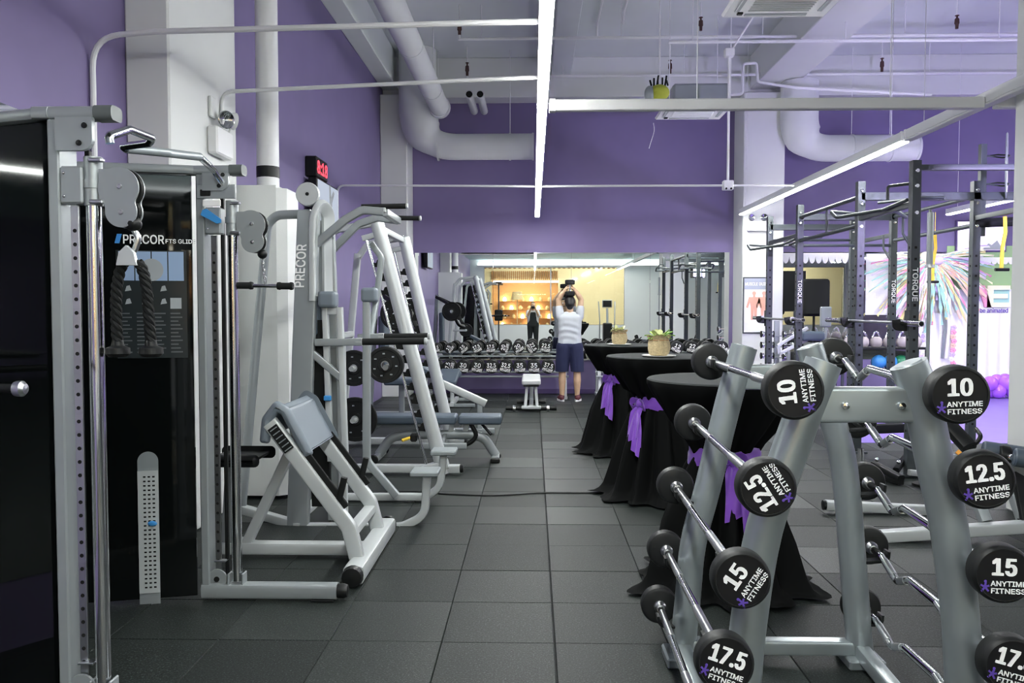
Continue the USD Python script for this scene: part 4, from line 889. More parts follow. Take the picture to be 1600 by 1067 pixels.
cocktail_table((tc[0], 8.45), .41, 'tall cocktail table covered in black cloth furthest back, beside the man', 3, .95, 'purple satin sash bow on the furthest black table', 225, .76)
def plant(p, label, seed, s=1.0, leaves=True):
    t = thing('potted_plant', label, 'plant', p); p = np.asarray(p, float); rn = random.Random(seed)
    MB().lathe([(0, .002), (.10 * s, .002), (.118 * s, .006), (.122 * s, .012), (.115 * s, .012), (.09 * s, .008), (0, .008)], p, n=28).build('saucer', 'paper', t)
    G = []
    for z, r_ in ((.01, .055), (.02, .068), (.06, .078), (.10, .074), (.125, .066), (.145, .08), (.15, .084), (.13, .062)):
        G.append([p + V((r_ + .004 * math.sin(9 * w_ + z * 40)) * s * math.cos(w_), (r_ + .004 * math.sin(9 * w_ + z * 40)) * s * math.sin(w_), z * s + .006 * math.sin(6 * w_) * (z > .13)) for w_ in np.linspace(0, 2 * math.pi, 41)[:-1]])
    MB().grid(np.array(G)[:, ::-1], closed_u=True).build('burlap_wrap', 'burlap', t, smooth=60)
    MB().tube([p + V(.069 * s * math.cos(w_), .069 * s * math.sin(w_), .118 * s) for w_ in np.linspace(0, 2 * math.pi, 25)[:-1]], .0035, 6, closed=True).build('twine', 'mall_wood', t)
    for k in range(26 if leaves else 14):
        w_ = rn.uniform(0, 6.28); el = rn.uniform(.35, 1.35); L = rn.uniform(.06, .11) * s; o = p + V(.03 * s * math.cos(w_), .03 * s * math.sin(w_), .13 * s)
        d = V(math.cos(w_) * math.cos(el), math.sin(w_) * math.cos(el), math.sin(el)); sd = V(-math.sin(w_), math.cos(w_), 0)
        Gp = np.array([[o + d * L * u + V(0, 0, -.035 * u * u) * s + sd * v * .022 * s * math.sin(math.pi * min(1, u * .95 + .05)) + V(0, 0, .008 * abs(v)) for v in (-1, 0, 1)] for u in np.linspace(0, 1, 6)])
        MB().grid(Gp, both=.001).build('leaf', ('leaf' if (k % 3) else 'leaf_pale') if leaves else 'leaf_pale', t, smooth=70)
    return t
q = at(1030, 556, 6.32); plant((q[0], 6.34, 1.105), 'green leafy plant in burlap-wrapped pot on the middle black table', 5, 1.08)
q = at(968, 541, 8.3); plant((q[0], 8.32, 1.105), 'pale plant in burlap wrap on the furthest black table', 6, 1.0, False)
# the thin cable across the floor
cb = MB().tube(spline([atz(480, 765, .006), atz(560, 770, .006), atz(640, 768, .006), atz(700, 772, .006), atz(770, 774, .006), atz(850, 770, .006), atz(930, 770, .006), atz(1010, 766, .006)], 6), .006, 8).build('floor_cable', 'black_plastic')
tag(cb, 'thin black power cable lying across the rubber floor tiles', 'cable')
# ---------------------------------------------------------------- people
def body(bones, edge=.018, smooth=8):
    """bones: [(p, r, q, s)] -> one continuous smoothed surface"""
    ms = []
    for bone in bones:
        if len(bone) == 1: ms.append(m3.Manifold.batch_hull([m3.Manifold.sphere(r_, 20).translate(tuple(map(float, p))) for p, r_ in bone[0]])); continue
        p, r_, q, s_ = bone
        ms.append(m3.Manifold.batch_hull([m3.Manifold.sphere(r_, 20).translate(tuple(map(float, p))), m3.Manifold.sphere(s_, 20).translate(tuple(map(float, q)))]))
    m = m3.Manifold.batch_boolean(ms, m3.OpType.Add).refine_to_length(edge).to_mesh()
    t = trimesh.Trimesh(np.array(m.vert_properties[:, :3]), np.array(m.tri_verts), process=True)
    trimesh.smoothing.filter_taubin(t, .5, .53, smooth); return t
def mesh_of(t): return MB().add(t.vertices, t.faces)
def flat_bone(a, ra, b, rb, wide, deep):                       # slab-like torso pieces: several side-by-side bones
    return [([(np.asarray(a) + V(u * wide[0], 0, 0), ra * deep) for u in (-1, 1)] + [(np.asarray(b) + V(u * wide[1], 0, 0), rb * deep) for u in (-1, 1)],)]
mp = at(890, 624, 13.02); mx, my = mp[0], 13.02
man = thing('person', 'person in grey t-shirt and navy shorts lifting a dumbbell overhead, seen from behind', 'person', (mx, my, 0))
O = V(mx, my, 0)
def B(x, y, z): return O + V(x, y, z)
skin = []
for s_ in (-1, 1):                                             # legs, feet
    skin += [(B(.105 * s_, 0, .80), .085, B(.115 * s_, .0, .47), .058), (B(.115 * s_, 0, .47), .056, B(.118 * s_, -.012, .33), .058), (B(.118 * s_, -.012, .33), .058, B(.12 * s_, .0, .10), .036), (B(.12 * s_, 0, .10), .040, B(.125 * s_, .13, .045), .035)]
    sh = B(.148 * s_, .0, 1.325); el = B(.178 * s_, .03, 1.60); wr = B(.085 * s_, .0, 1.745)
    skin += [(sh, .056, el, .042), (el, .041, B(.142 * s_, .015, 1.66), .042), (B(.142 * s_, .015, 1.66), .042, wr, .028)]
skin += flat_bone((mx, my, .86), .10, (mx, my, 1.10), .10, (.066, .056), .95) + flat_bone((mx, my, 1.1), .1, (mx, my, 1.30), .085, (.056, .08), .95)
skin += [(B(0, .0, 1.33), .062, B(0, .02, 1.47), .056), (B(0, .03, 1.545), .078, B(0, .035, 1.58), .078), (B(0, .06, 1.50), .055, B(0, .055, 1.53), .06), (B(0, .11, 1.535), .016, B(0, .098, 1.55), .016)]
for s_ in (-1, 1): skin += [(B(.080 * s_, .03, 1.525), .014, B(.082 * s_, .025, 1.55), .016)]
mesh_of(body(skin, .016)).build('body', 'skin', man, smooth=True)
hair = [(B(0, .015, 1.585), .084, B(0, .035, 1.615), .068), (B(0, -.005, 1.54), .074, B(0, .01, 1.58), .08), (B(0, -.02, 1.49), .048, B(0, -.005, 1.53), .062)]
mesh_of(body(hair, .016, 4)).build('hair', 'hair', man, smooth=True)
for s_ in (-1, 1): MB().ball(B(.03 * s_, .108, 1.565), .010, 1).build('eye', 'paper', man)
MB().box(B(0, .110, 1.505), (.045, .012, .010), None, .004).build('mouth', 'shoe_dark', man)
for s_ in (-1, 1):                                             # hands gripping the dumbbell: palm, four fingers, thumb
    hb = [(B(.080 * s_, .0, 1.745), .029, B(.047 * s_, -.005, 1.785), .028)]
    for k, (L, yy) in enumerate(((.9, .045), (1.0, .02), (.95, -.008), (.8, -.032))):
        b0 = B(.046 * s_, yy * .8, 1.797); b1 = b0 + V(-.006 * s_, yy * .3, .026 * L); b2 = b1 + V(-.020 * s_, -yy * .4, .004 * L)
        hb += [(b0, .0105, b1, .0098), (b1, .0098, b2, .0085)]
    hb += [(B(.052 * s_, -.03, 1.765), .012, B(.032 * s_, -.040, 1.785), .0105), (B(.032 * s_, -.040, 1.785), .0105, B(.016 * s_, -.026, 1.80), .009)]
    mesh_of(body(hb, .007, 3)).build('hand', 'skin', man, smooth=True)
shirt = flat_bone((mx, my, .86), .118, (mx, my, 1.08), .112, (.078, .068), .98) + flat_bone((mx, my, 1.08), .112, (mx, my - .005, 1.30), .10, (.068, .092), .98)
for s_ in (-1, 1): shirt += [(B(.098 * s_, -.003, 1.30), .088, B(.150 * s_, .003, 1.34), .070), (B(.150 * s_, .003, 1.34), .070, B(.166 * s_, .018, 1.47), .060)]
shirt += [(B(-.06, -.01, 1.36), .058, B(.06, -.01, 1.36), .058)]
st = body(shirt, .016, 6)
v = st.vertices.copy(); v[:, 1] += .006 * np.sin(v[:, 2] * 62 + 3 * np.sin(v[:, 0] * 9)) * np.exp(-((v[:, 2] - 1.1) / .16) ** 2); st.vertices = v
st = trimesh.intersections.slice_mesh_plane(st, (0, 0, 1), (0, 0, .912))
mesh_of(st).build('shirt', 'shirt_grey', man, smooth=True)
sh_ = []
for s_ in (-1, 1): sh_ += [(B(.085 * s_, 0, .86), .128, B(.112 * s_, 0, .62), .112), (B(.112 * s_, 0, .62), .112, B(.125 * s_, 0, .40), .100)]
sh_ += [(B(-.07, 0, .90), .118, B(.07, 0, .90), .118)]
sm_ = body(sh_, .018, 5); sm_ = trimesh.intersections.slice_mesh_plane(trimesh.intersections.slice_mesh_plane(sm_, (0, 0, 1), (0, 0, .475)), (0, 0, -1), (0, 0, .93))
mesh_of(sm_).build('shorts', 'shorts_navy', man, smooth=True)
for s_ in (-1, 1):
    f0 = B(.125 * s_, .04, .0); Rm = rotz(-s_ * .28)
    def foot_outline(k): return [tuple(Rm[:2, :2] @ V(a, b, 0)[:2] + f0[:2]) for a, b in [(k * .038 * math.cos(w_) * (1 + .15 * math.sin(w_)), .035 + .125 * math.sin(w_) * (1 + (k - 1) * .3)) for w_ in np.linspace(0, 2 * math.pi, 25)[:-1]]]
    so = MB().prism(foot_outline(1.25), .028, (0, 0, .001), (1, 0, 0), (0, 1, 0)).build('shoe_sole', 'shoe_white', man)
    hb = [(f0 + V(0, -.055, .06), .042, f0 + V(-.0, .04, .058), .044), (f0 + Rm @ V(0, .04, .055), .044, f0 + Rm @ V(0, .125, .045), .032), (f0 + V(0, -.045, .06), .042, f0 + V(0, -.04, .085), .045)]
    t_ = body(hb, .014, 3); t_ = trimesh.intersections.slice_mesh_plane(t_, (0, 0, 1), (0, 0, .024)); mesh_of(t_).build('shoe', 'shoe_dark', man, smooth=True)
# the dumbbell he holds upright above his head
dd = thing('dumbbell', 'dark dumbbell held upright overhead by the man in grey', 'dumbbell', (mx, my, 1.82))
c0 = V(mx, my + .0, 0)
for z0, s_ in ((1.84, 1), (1.735, -1)):
    MB().lathe([(0, 0), (.066, 0), (.078, .012), (.078, .062), (.07, .074), (.05, .078), (0, .078)], c0 + V(0, 0, z0), (0, 0, s_), 26).build('head', 'urethane', dd)
MB().cyl(c0 + V(0, 0, 1.735), c0 + V(0, 0, 1.84), .0165, 12).build('handle', 'steel', dd)

# the photographer, seen only in the mirror
ph = thing('person', 'person in white shirt and dark overalls holding a camera to the face, reflected', 'person', (0, -.36, 0))
O = V(0, -.36, 0)
sk = [(B(0, 0, 1.38), .055, B(0, .02, 1.46), .052), (B(0, .035, 1.53), .074, B(0, .03, 1.585), .08), (B(0, .075, 1.49), .045, B(0, .07, 1.53), .055)]
for s_ in (-1, 1):
    sk += [(B(.17 * s_, .0, 1.33), .05, B(.20 * s_, .10, 1.18), .04), (B(.20 * s_, .10, 1.18), .04, B(.085 * s_, .20, 1.43), .029)]
    sk += [(B(.085 * s_, .20, 1.43), .028, B(.072 * s_, .225, 1.475), .029)]
    for k, z in enumerate((1.455, 1.475, 1.495, 1.51)): sk += [(B(.075 * s_, .235, z), .010, B(.055 * s_, .262, z + .004), .009)]
    sk += [(B(.07 * s_, .215, 1.455), .012, B(.045 * s_, .215, 1.452), .010)]
    sk += [(B(.09 * s_, 0, .85), .09, B(.10 * s_, .0, .48), .058), (B(.10 * s_, 0, .48), .056, B(.105 * s_, 0, .10), .038), (B(.105 * s_, 0, .10), .04, B(.115 * s_, .12, .045), .034)]
sk += flat_bone((0, -.36, .90), .10, (0, -.36, 1.3), .09, (.08, .10), .95)
mesh_of(body(sk, .018, 4)).build('body', 'skin', ph, smooth=True)
mesh_of(body([(B(0, .005, 1.56), .084, B(0, .02, 1.60), .078), (B(0, -.02, 1.47), .06, B(0, -.01, 1.54), .075)], .018, 4)).build('hair', 'hair', ph, smooth=True)
t_ = flat_bone((0, -.36, .95), .112, (0, -.36, 1.30), .10, (.09, .115), .98)
for s_ in (-1, 1): t_ += [(B(.13 * s_, 0, 1.29), .085, B(.176 * s_, .0, 1.33), .066), (B(.176 * s_, 0, 1.33), .066, B(.202 * s_, .09, 1.19), .055)]
mesh_of(body(t_, .018, 5)).build('shirt', 'shirt_white', ph, smooth=True)
t_ = flat_bone((0, -.36, .86), .122, (0, -.36, 1.27), .108, (.085, .06), 1.0)
for s_ in (-1, 1): t_ += [(B(.085 * s_, 0, .86), .118, B(.105 * s_, 0, .48), .082), (B(.105 * s_, 0, .48), .08, B(.105 * s_, 0, .08), .062)]
mesh_of(body(t_, .02, 5)).build('overalls', 'pants_black', ph, smooth=True)
for s_ in (-1, 1): mesh_of(body([(B(.11 * s_, -.03, .05), .048, B(.12 * s_, .14, .04), .038)], .02, 2)).build('shoe', 'black_matte', ph, smooth=True)
cmr = thing('handheld_camera', 'black camera held up by the reflected photographer', 'camera', (0, -.10, 1.48))
MB().box((0, -.115, 1.485), (.13, .05, .09), None, .01).build('camera_body', 'black_plastic', cmr)
MB().lathe([(.036, 0), (.036, .045), (.033, .05), (.030, .05), (.028, .03), (0, .03)], (0, -.09, 1.48), (0, 1, 0), 22).build('lens', 'black_plastic', cmr)
MB().box((0, -.115, 1.54), (.05, .045, .03), None, .01).build('prism_hump', 'black_plastic', cmr)
# ---------------------------------------------------------------- black power rig on the right
rg = thing('power_rig', 'tall black power rig with perforated uprights, cross bars and pull-up grips', 'power rack', (3.9, 9.5, 0))
XF, XB = 3.31, 4.46
YS = (7.3, 8.5, 10.4, 11.7); HZ = 2.75
W_ = .078
def upright(x, y, h, letter):
    u = MB().bar((x, y, .012), (x, y, h), W_, W_, (0, 1, 0), .006).build('upright', 'rig_black', rg)
    MB().box((x, y, .008), (.17, .17, .014), None, .004).build('foot_plate', 'rig_black', rg)
    ho = MB(); z = .3
    while z < 2.05:
        ho.box((x, y - W_ / 2 - .0004, z), (.022, .0015, .022), None, .0005); ho.box((x - W_ / 2 - .0004, y, z), (.0015, .022, .022), None, .0005); z += .1
    ho.build('pin_holes', 'hole', u, kind='stuff')
    for z in (h - .09, h - .22, h - .45): MB().lathe([(0, -.012), (.016, -.011), (.019, -.004), (.021, 0)], (x, y - W_ / 2, z), (0, 1, 0), 12).build('bolt', 'chrome', u)
    if letter: MB().text('TORQUE', .045, (x, y - W_ / 2 - .001, 1.68), (0, 0, -1), (1, 0, 0), sx=1.15).build('maker_lettering', 'white_print', u)
for k, y in enumerate(YS):
    upright(XF, y, HZ, k in (0, 2)); upright(XB, y, HZ if k else 2.7, k == 2)
def rbar(p, q, w=W_, h=W_, r=.006, name='cross_beam'): MB().bar(p, q, w, h, (0, 0, 1), r).build(name, 'rig_black', rg)
rbar((XF, 7.3, 2.69), (5.6, 7.3, 2.69), .06, .05)
for y in YS[1:]: rbar((XF, y, 2.60), (XB, y, 2.60))
rbar((XB, 8.5, 2.60), (5.8, 8.5, 2.60))
for x in (XF, XB):
    for z in (2.60, 2.31): MB().cyl((x, 8.5, z), (x, 10.4, z), .022, 14).build('side_tube', 'rig_black', rg)
    MB().cyl((x, 9.45, 2.31), (x, 9.45, 2.60), .016, 10).build('side_strut', 'rig_black', rg)
    rbar((x, 7.3, 2.38), (x, 8.5, 2.38), .05, .05); rbar((x, 10.4, 2.38), (x, 11.7, 2.38), .05, .05)
MB().cyl((XF, 11.7, 2.42), (XB, 11.7, 2.42), .018, 10).build('pull_up_bar', 'rig_black', rg)
MB().cyl((XF, 10.4, 2.25), (XB, 10.4, 2.25), .018, 10).build('pull_up_bar', 'rig_black', rg)
MB().cyl((XB, 8.5, 2.33), (5.6, 7.9, 2.33), .045, 16).build('padded_bar', 'foam_grip', rg)
# multi-grip loops beside the front row
for ya, yb, z in ((7.3, 8.5, 2.42), (10.4, 11.7, 2.33)):
    for s_ in (-1, 1):
        q = [(XF + s_ * .04, yb - .05, z), (XF + s_ * .34, yb - .12, z + .02), (XF + s_ * .34, yb - .28, z - .06), (XF + s_ * .05, ya + .55, z - .03), (XF + s_ * .04, ya + .06, z)]
        MB().tube(fillet(q, .05), .016, 10).build('grip_loop', 'rig_black', rg)
    MB().tube(fillet([(XF + .05, yb - .3, z + .08), (XF + .3, yb - .4, z + .10), (XF + .35, ya + .2, z + .04), (XF + .05, ya + .05, z + .02)], .05), .014, 10).build('grip_loop', 'rig_black', rg)
for x, y in ((XF + .3, 8.2), (XB - .2, 10.2)): MB().tube(fillet([(x, y, 2.36), (x, y, 2.2), (x + .06, y - .05, 2.06)], .04), .013, 8).build('hanging_hook', 'rig_black', rg)
MB().tube(fillet([(XF - .02, 7.34, 2.56), (XF - .15, 7.5, 2.56), (XF - .15, 7.5, 2.44)], .03), .014, 8).build('side_hook', 'rig_black', rg)
# wall-ball target on a raised pole
MB().bar((XB + .06, 8.5, 2.2), (XB + .06, 8.5, 3.12), .06, .06, (0, 1, 0), .005).build('target_pole', 'rig_black', rg)
for z in (3.0, 2.72): MB().tube(fillet([(XB + .09, 8.47, z), (XB + .22, 8.42, z - .03), (XB + .33, 8.46, z), (XB + .22, 8.52, z + .02), (XB + .09, 8.53, z)], .05), .008, 8).build('target_bracket', 'rig_black', rg)
tn = nrm(V(.86, -.5, 0)); MB().lathe([(0, -.008), (.325, -.008), (.335, 0), (.325, .008), (0, .008)], (XB + .30, 8.5, 2.90), tn, 40).build('target_disc', 'silver_dark', rg)
# J-cups, two barbells on them and one standing upright
def olympic(x, y0, y1, z, label):
    t = thing('olympic_barbell', label, 'barbell', (x, (y0 + y1) / 2, z))
    MB().cyl((x, y0 + .42, z), (x, y1 - .42, z), .0145, 14).build('shaft', 'steel', t)
    for a, b, e in ((y0, y0 + .42, -1), (y1 - .42, y1, 1)):
        MB().cyl((x, a, z), (x, b, z), .025, 16).build('sleeve', 'chrome', t); MB().lathe([(.025, -.012), (.036, -.012), (.036, .012), (.025, .012)], (x, b if e < 0 else a, z), (0, 1, 0), 16).build('collar', 'steel', t)
        MB().lathe([(0, 0), (.018, 0), (.025, -.006)], (x, y0 - .001 if e < 0 else y1 + .001, z), (0, e, 0), 14).build('end_cap', 'black_plastic', t)
xo = XF - .085
def jcup(y, z):
    MB().box((XF - W_ / 2 - .006, y, z - .0), (.012, .09, .22), None, .003).build('j_cup', 'rig_black', rg)
    MB().sweep(rrect(.07, .02, .004, 1), fillet([(XF - W_ / 2, y, z - .035), (xo + .0, y, z - .035), (xo - .05, y, z - .03), (xo - .058, y, z + .03)], .02), up=(0, 1, 0)).build('j_cup_hook', 'black_plastic', rg)
olympic(xo, 6.95, 9.15, 1.345, 'long barbell racked on the near front uprights of the rig')
olympic(xo, 9.95, 12.15, 1.33, 'long barbell racked on the far front uprights of the rig')
for y, z in ((7.3, 1.345), (8.5, 1.345), (10.4, 1.33), (11.7, 1.33)): jcup(y, z)
v_ = at(1451, 480, 6.9); t = thing('olympic_barbell', 'grey barbell standing vertically beside the near rig upright', 'barbell', (v_[0], 6.9, .02))
MB().cyl((v_[0], 6.9, .46), (v_[0], 6.9, 1.83), .0145, 12).build('shaft', 'silver', t)
for a, b in ((.03, .46), (1.83, 2.26)): MB().cyl((v_[0], 6.9, a), (v_[0], 6.9, b), .025, 14).build('sleeve', 'silver', t)
for z in (.47, 1.82): MB().cyl((v_[0], 6.9, z - .012), (v_[0], 6.9, z + .012), .037, 14).build('collar', 'steel', t)
bhd = thing('bar_holder', 'small black floor socket holding the vertical barbell', 'bar holder', (v_[0], 6.9, 0))
MB().lathe([(.03, .14), (.037, .14), (.037, .025), (.10, .02), (.10, 0), (0, 0), (0, .028), (.03, .028)], (v_[0], 6.9, 0.001), n=20).build('socket', 'black_plastic', bhd)
# yellow suspension straps
for k, (px, py, Y, L) in enumerate(((1570, 338, 8.1, .5), (1461, 366, 9.9, .55))):
    p = at(px, py, Y); t = thing('suspension_strap', ('yellow suspension strap hanging at the far right from the padded bar' if k == 0 else 'yellow suspension strap hanging deep inside the rig'), 'strap', p)
    MB().sweep(rrect(.038, .006, .002, 1), [p, p + V(.01, 0, -L * .3), p + V(-.015, 0, -L * .6), p + V(-.02, .0, -L)], up=(0, 1, 0)).build('webbing', 'yellow_plastic', t)
    MB().cyl(p + V(-.08, 0, -L - .01), p + V(.05, 0, -L - .01), .016, 10).build('handle', 'black_plastic', t)
    if k == 1: MB().cyl(p, V(p[0], p[1], 2.6), .004, 6).build('cord', 'yellow_plastic', t)
# ---------------------------------------------------------------- multi bench behind the barbell rack
mb = thing('roller_bench', 'adjustable bench with grey roller pads and white base frame at the right edge', 'bench', (3.3, 5.5, 0))
yb = 5.55
G = lambda px, py, y=yb: at(px, py, y)
MB().bar(G(1376, 838, 5.25), G(1610, 822, 5.25), .085, .075, r=.015).build('base_rail', 'frame_white', mb)
MB().bar(G(1290, 789, 5.95), G(1450, 797, 5.95), .075, .07, r=.015).build('cross_foot', 'frame_white', mb)
MB().lathe([(.035, 0), (.036, .02), (.0, .024)], G(1290, 789, 5.95), (-1, 0, 0), 12).build('foot_cap', 'black_plastic', mb)
MB().lathe([(.041, 0), (.043, .015), (.0, .02)], G(1376, 838, 5.25), (-1, 0, 0), 12).build('foot_cap', 'black_plastic', mb)
MB().bar(G(1540, 815, 5.3), G(1500, 715, 5.5), .07, .07, (0, 1, 0)).build('post', 'silver', mb)
MB().bar(G(1600, 815, 5.3), G(1570, 730, 5.5), .07, .07, (0, 1, 0)).build('post', 'silver', mb)
a, b = G(1540, 712, 5.5), G(1572, 735, 5.1)
MB().lathe([(0, 0), (.05, 0), (.058, .01), (.058, .25), (.05, .26), (0, .26)], G(1535, 702, 5.4), nrm(V(1, -.35, -.12)), 20).build('roller_pad', 'vinyl_blue', mb)
MB().lathe([(0, 0), (.05, 0), (.058, .01), (.058, .25), (.05, .26), (0, .26)], G(1584, 714, 5.2), nrm(V(1, -.35, -.12)), 20).build('roller_pad', 'vinyl_blue', mb)
c = G(1570, 711, 5.3); MB().lathe([(0, -.03), (.055, -.03), (.062, -.02), (.062, .02), (.055, .03), (0, .03)], c, nrm(V(1, -.35, -.12)), 20).build('pivot_hub', 'black_plastic', mb)
MB().lathe([(0, 0), (.022, 0), (.02, -.03), (0, -.034)], c + V(-.0, -.06, 0), (0, 1, 0), 14).build('hub_cap', 'chrome', mb)
MB().bar(G(1478, 660, 5.7), G(1515, 700, 5.5), .10, .09, (0, 1, 0), .03).build('back_pad', 'black_plastic', mb)
MB().tube(spline([G(1525, 670, 5.6), G(1532, 682, 5.5), G(1522, 694, 5.5), G(1512, 690, 5.5)], 5), .014, 8).build('pull_handle', 'black_plastic', mb)
MB().bar(G(1495, 705, 5.45), G(1514, 720, 5.4), .03, .02, (0, 1, 0)).build('release_lever', 'orange_plastic', mb)
MB().bar(G(1484, 722, 5.5), G(1600, 738, 5.4), .11, .05, (0, 1, 0)).build('seat_frame', 'silver', mb)
MB().bar(G(1592, 736, 5.42), G(1606, 818, 5.28), .10, .06, (0, 1, 0)).build('lower_link', 'black_plastic', mb)
# floor kit seen through the rack: dip bar and black attachment
fk = thing('floor_sled', 'low black bench base with silver bolts lying beyond the barbell rack', 'bench base', (2.9, 7.4, 0))
MB().bar(at(1365, 725, 7.2), at(1408, 748, 6.9), .07, .06, (0, 0, 1), .02).build('beam', 'black_plastic', fk)
MB().bar(at(1345, 671, 8.2), at(1410, 668, 8.2), .10, .09, (0, 0, 1)).build('rear_beam', 'black_matte', fk)
MB().bar(at(1400, 735, 7.2), at(1425, 700, 7.6), .05, .05).build('strut', 'black_plastic', fk)
MB().bar(at(1420, 738, 7.2), at(1440, 740, 7.2), .06, .05).build('foot', 'frame_white', fk)
MB().bar(at(1408, 748, 6.9) * V(1, 1, 0) + V(0, 0, .03), at(1365, 742, 7.2) * V(1, 1, 0) + V(0, 0, .03), .06, .05).build('runner', 'black_plastic', fk)
for px, py in ((1370, 718), (1404, 722)): MB().ball(at(px, py, 7.15), .02, 1).build('bolt', 'chrome', fk)
MB().cyl(at(1345, 696, 7.8) * V(1, 1, 0) + V(0, 0, .02), at(1345, 700, 7.8), .03, 12).build('spool', 'chrome', fk)

# ---------------------------------------------------------------- dumbbell tower by the white column
dt = thing('dumbbell_tower', 'slim white tower stand for small chrome dumbbells beside the white column', 'dumbbell stand', (3.72, 12.7, 0))
MB().span((3.46, 12.5, 0.002), (4.02, 12.95, .05), .01).build('base', 'silver', dt)
MB().bar((3.74, 12.78, .05), (3.74, 12.78, 1.28), .08, .05, (0, 1, 0)).build('mast', 'silver', dt)
k = 0
for s_ in (-1, 1):
    for lv in range(6):
        z = .25 + lv * .165; x = 3.74 + s_ * .165; nm = ('left', 'right')[s_ > 0]
        MB().bar((3.74, 12.74, z - .03), (x, 12.70, z - .03), .03, .02).build('peg', 'silver', dt)
        t = thing('chrome_dumbbell', f'small chrome dumbbell with black ends, {nm} column, {nth[5 - lv]} from the top of the tower', 'dumbbell', (x, 12.7, z), group='chrome dumbbells on the tower stand')
        MB().cyl((x - .05, 12.7, z), (x + .05, 12.7, z), .013, 10).build('handle', 'chrome', t)
        for e in (-1, 1):
            MB().lathe([(0, 0), (.042, 0), (.046, .006), (.046, .03), (.042, .036), (0, .036)], (x + e * .05, 12.7, z), (e, 0, 0), 18).build('head', 'chrome', t)
            MB().lathe([(0, 0), (.05, 0), (.05, .012), (0, .012)], (x + e * .086, 12.7, z), (e, 0, 0), 18).build('end_ring', 'black_plastic', t)
# speaker on a stand, black board behind it
sp = thing('speaker', 'black loudspeaker with curved grille on a stand beyond the rig', 'speaker', at(1272, 465, 13.05) * V(1, 1, 0))
c = at(1272, 465, 13.05); cushion(c, (.40, .32, .58), None, .05).build('cabinet', 'black_matte', sp)
G_ = np.array([[c + V(u * .17, -.165 - .03 * (1 - u * u), w_ * .25) for u in np.linspace(-1, 1, 9)] for w_ in np.linspace(-1, 1, 5)]); MB().grid(G_, both=.01).build('grille', 'foam_grip', sp)
MB().cyl((c[0], c[1], .06), (c[0], c[1], c[2] - .28), .02, 10).build('pole', 'black_plastic', sp)
for w_ in (0, 2.1, 4.2): MB().cyl((c[0], c[1], .45), (c[0] + .26 * math.cos(w_), c[1] + .26 * math.sin(w_), .015), .012, 8).build('leg', 'black_plastic', sp)
bd = thing('black_panel', 'tall black roll-up panel standing left of the loudspeaker', 'panel', at(1236, 455, 13.6) * V(1, 1, 0))
c = at(1238, 455, 13.6); MB().box((c[0], 13.6, c[2]), (.42, .03, .66), None, .004).build('board', 'black_matte', bd)
for e in (-1, 1): MB().cyl((c[0] + e * .18, 13.6, .02), (c[0] + e * .18, 13.6, c[2] - .33), .012, 8).build('leg', 'black_plastic', bd)
MB().box((c[0], 13.6, .015), (.45, .3, .028), None, .004).build('foot', 'black_plastic', bd)
# shelf with kettlebells and medicine balls
ks = thing('kettlebell_shelf', 'long low shelf rack with kettlebells on top and balls below behind the rig', 'shelf', (5.35, 12.9, 0))
for z in (.52, .86): MB().bar((4.7, 12.85, z), (6.0, 12.85, z), .4, .03, (0, 0, 1)).build('shelf', 'black_plastic', ks)
for x in (4.72, 5.98):
    for y in (12.7, 13.0): MB().bar((x, y, .01), (x, y, .88), .04, .04, (0, 1, 0)).build('leg', 'rig_black', ks)
mat('kb_grey', (.40, .36, .36), .5)
for k in range(6):
    x = 4.86 + k * .2; t = thing('kettlebell', f'grey kettlebell with looped steel handle, {nth[k]} from the left on the shelf', 'kettlebell', (x, 12.8, .875), group='kettlebells on the shelf')
    MB().lathe([(0, 0), (.055, 0), (.082, .03), (.09, .075), (.08, .125), (.05, .155), (0, .16)], (x, 12.8, .876), n=20).build('bell', 'kb_grey', t)
    MB().tube([V(x + .055 * math.cos(w_) * (1.1 - .25 * math.sin(w_)), 12.8, .995 + .115 * math.sin(w_)) for w_ in np.linspace(-.2, math.pi + .2, 13)], .014, 10).build('handle', 'chrome', t)
for k, (px, col, nm) in enumerate(((1374, 'blue_plastic', 'blue'), (1392, 'blue_plastic', 'second blue'), (1409, 'balloon_green', 'green'))):
    if col == 'balloon_green': mat('balloon_green', (.02, .20, .09), .4)
    x = at(px, 555, 12.75)[0]; t = thing('medicine_ball', f'{nm} medicine ball on the lower shelf behind the rig', 'ball', (x, 12.8, .54))
    MB().ball((x, 12.78, .537 + .11), .11, 3).build('shell', col, t)
    MB().tube([V(x + .1105 * math.cos(w_), 12.78 + .0, .647 + .1105 * math.sin(w_)) for w_ in np.linspace(0, 6.283, 33)[:-1]], .004, 6, closed=True).build('seam', 'black_plastic', t)
# spin bike / stepper machine outline beyond the rig
sb_ = thing('exercise_machine', 'dark exercise machine with sloping silver rails beside the dumbbell tower', 'exercise machine', (4.15, 11.2, 0))
Yq = 12.2
MB().bar(at(1215, 540, Yq), at(1262, 512, Yq), .05, .04, (0, 1, 0)).bar(at(1217, 553, Yq), at(1268, 527, Yq), .05, .04, (0, 1, 0)).bar(at(1216, 541, Yq), at(1217, 553, Yq), .05, .04, (0, 1, 0)).build('rail', 'frame_white', sb_)
cushion(at(1268, 525, Yq), (.34, .2, .14), None, .04).build('seat', 'vinyl_blue', sb_)
MB().bar(at(1232, 548, Yq), at(1232, 608, Yq), .05, .05, (0, 1, 0)).build('post', 'silver', sb_)
MB().bar(at(1270, 535, Yq), at(1270, 610, Yq), .06, .06, (0, 1, 0)).build('post', 'silver', sb_)
p0 = at(1225, 608, Yq); MB().bar((p0[0] - .1, Yq, .03), (p0[0] + .75, Yq, .03), .08, .06).build('base_tube', 'silver', sb_)
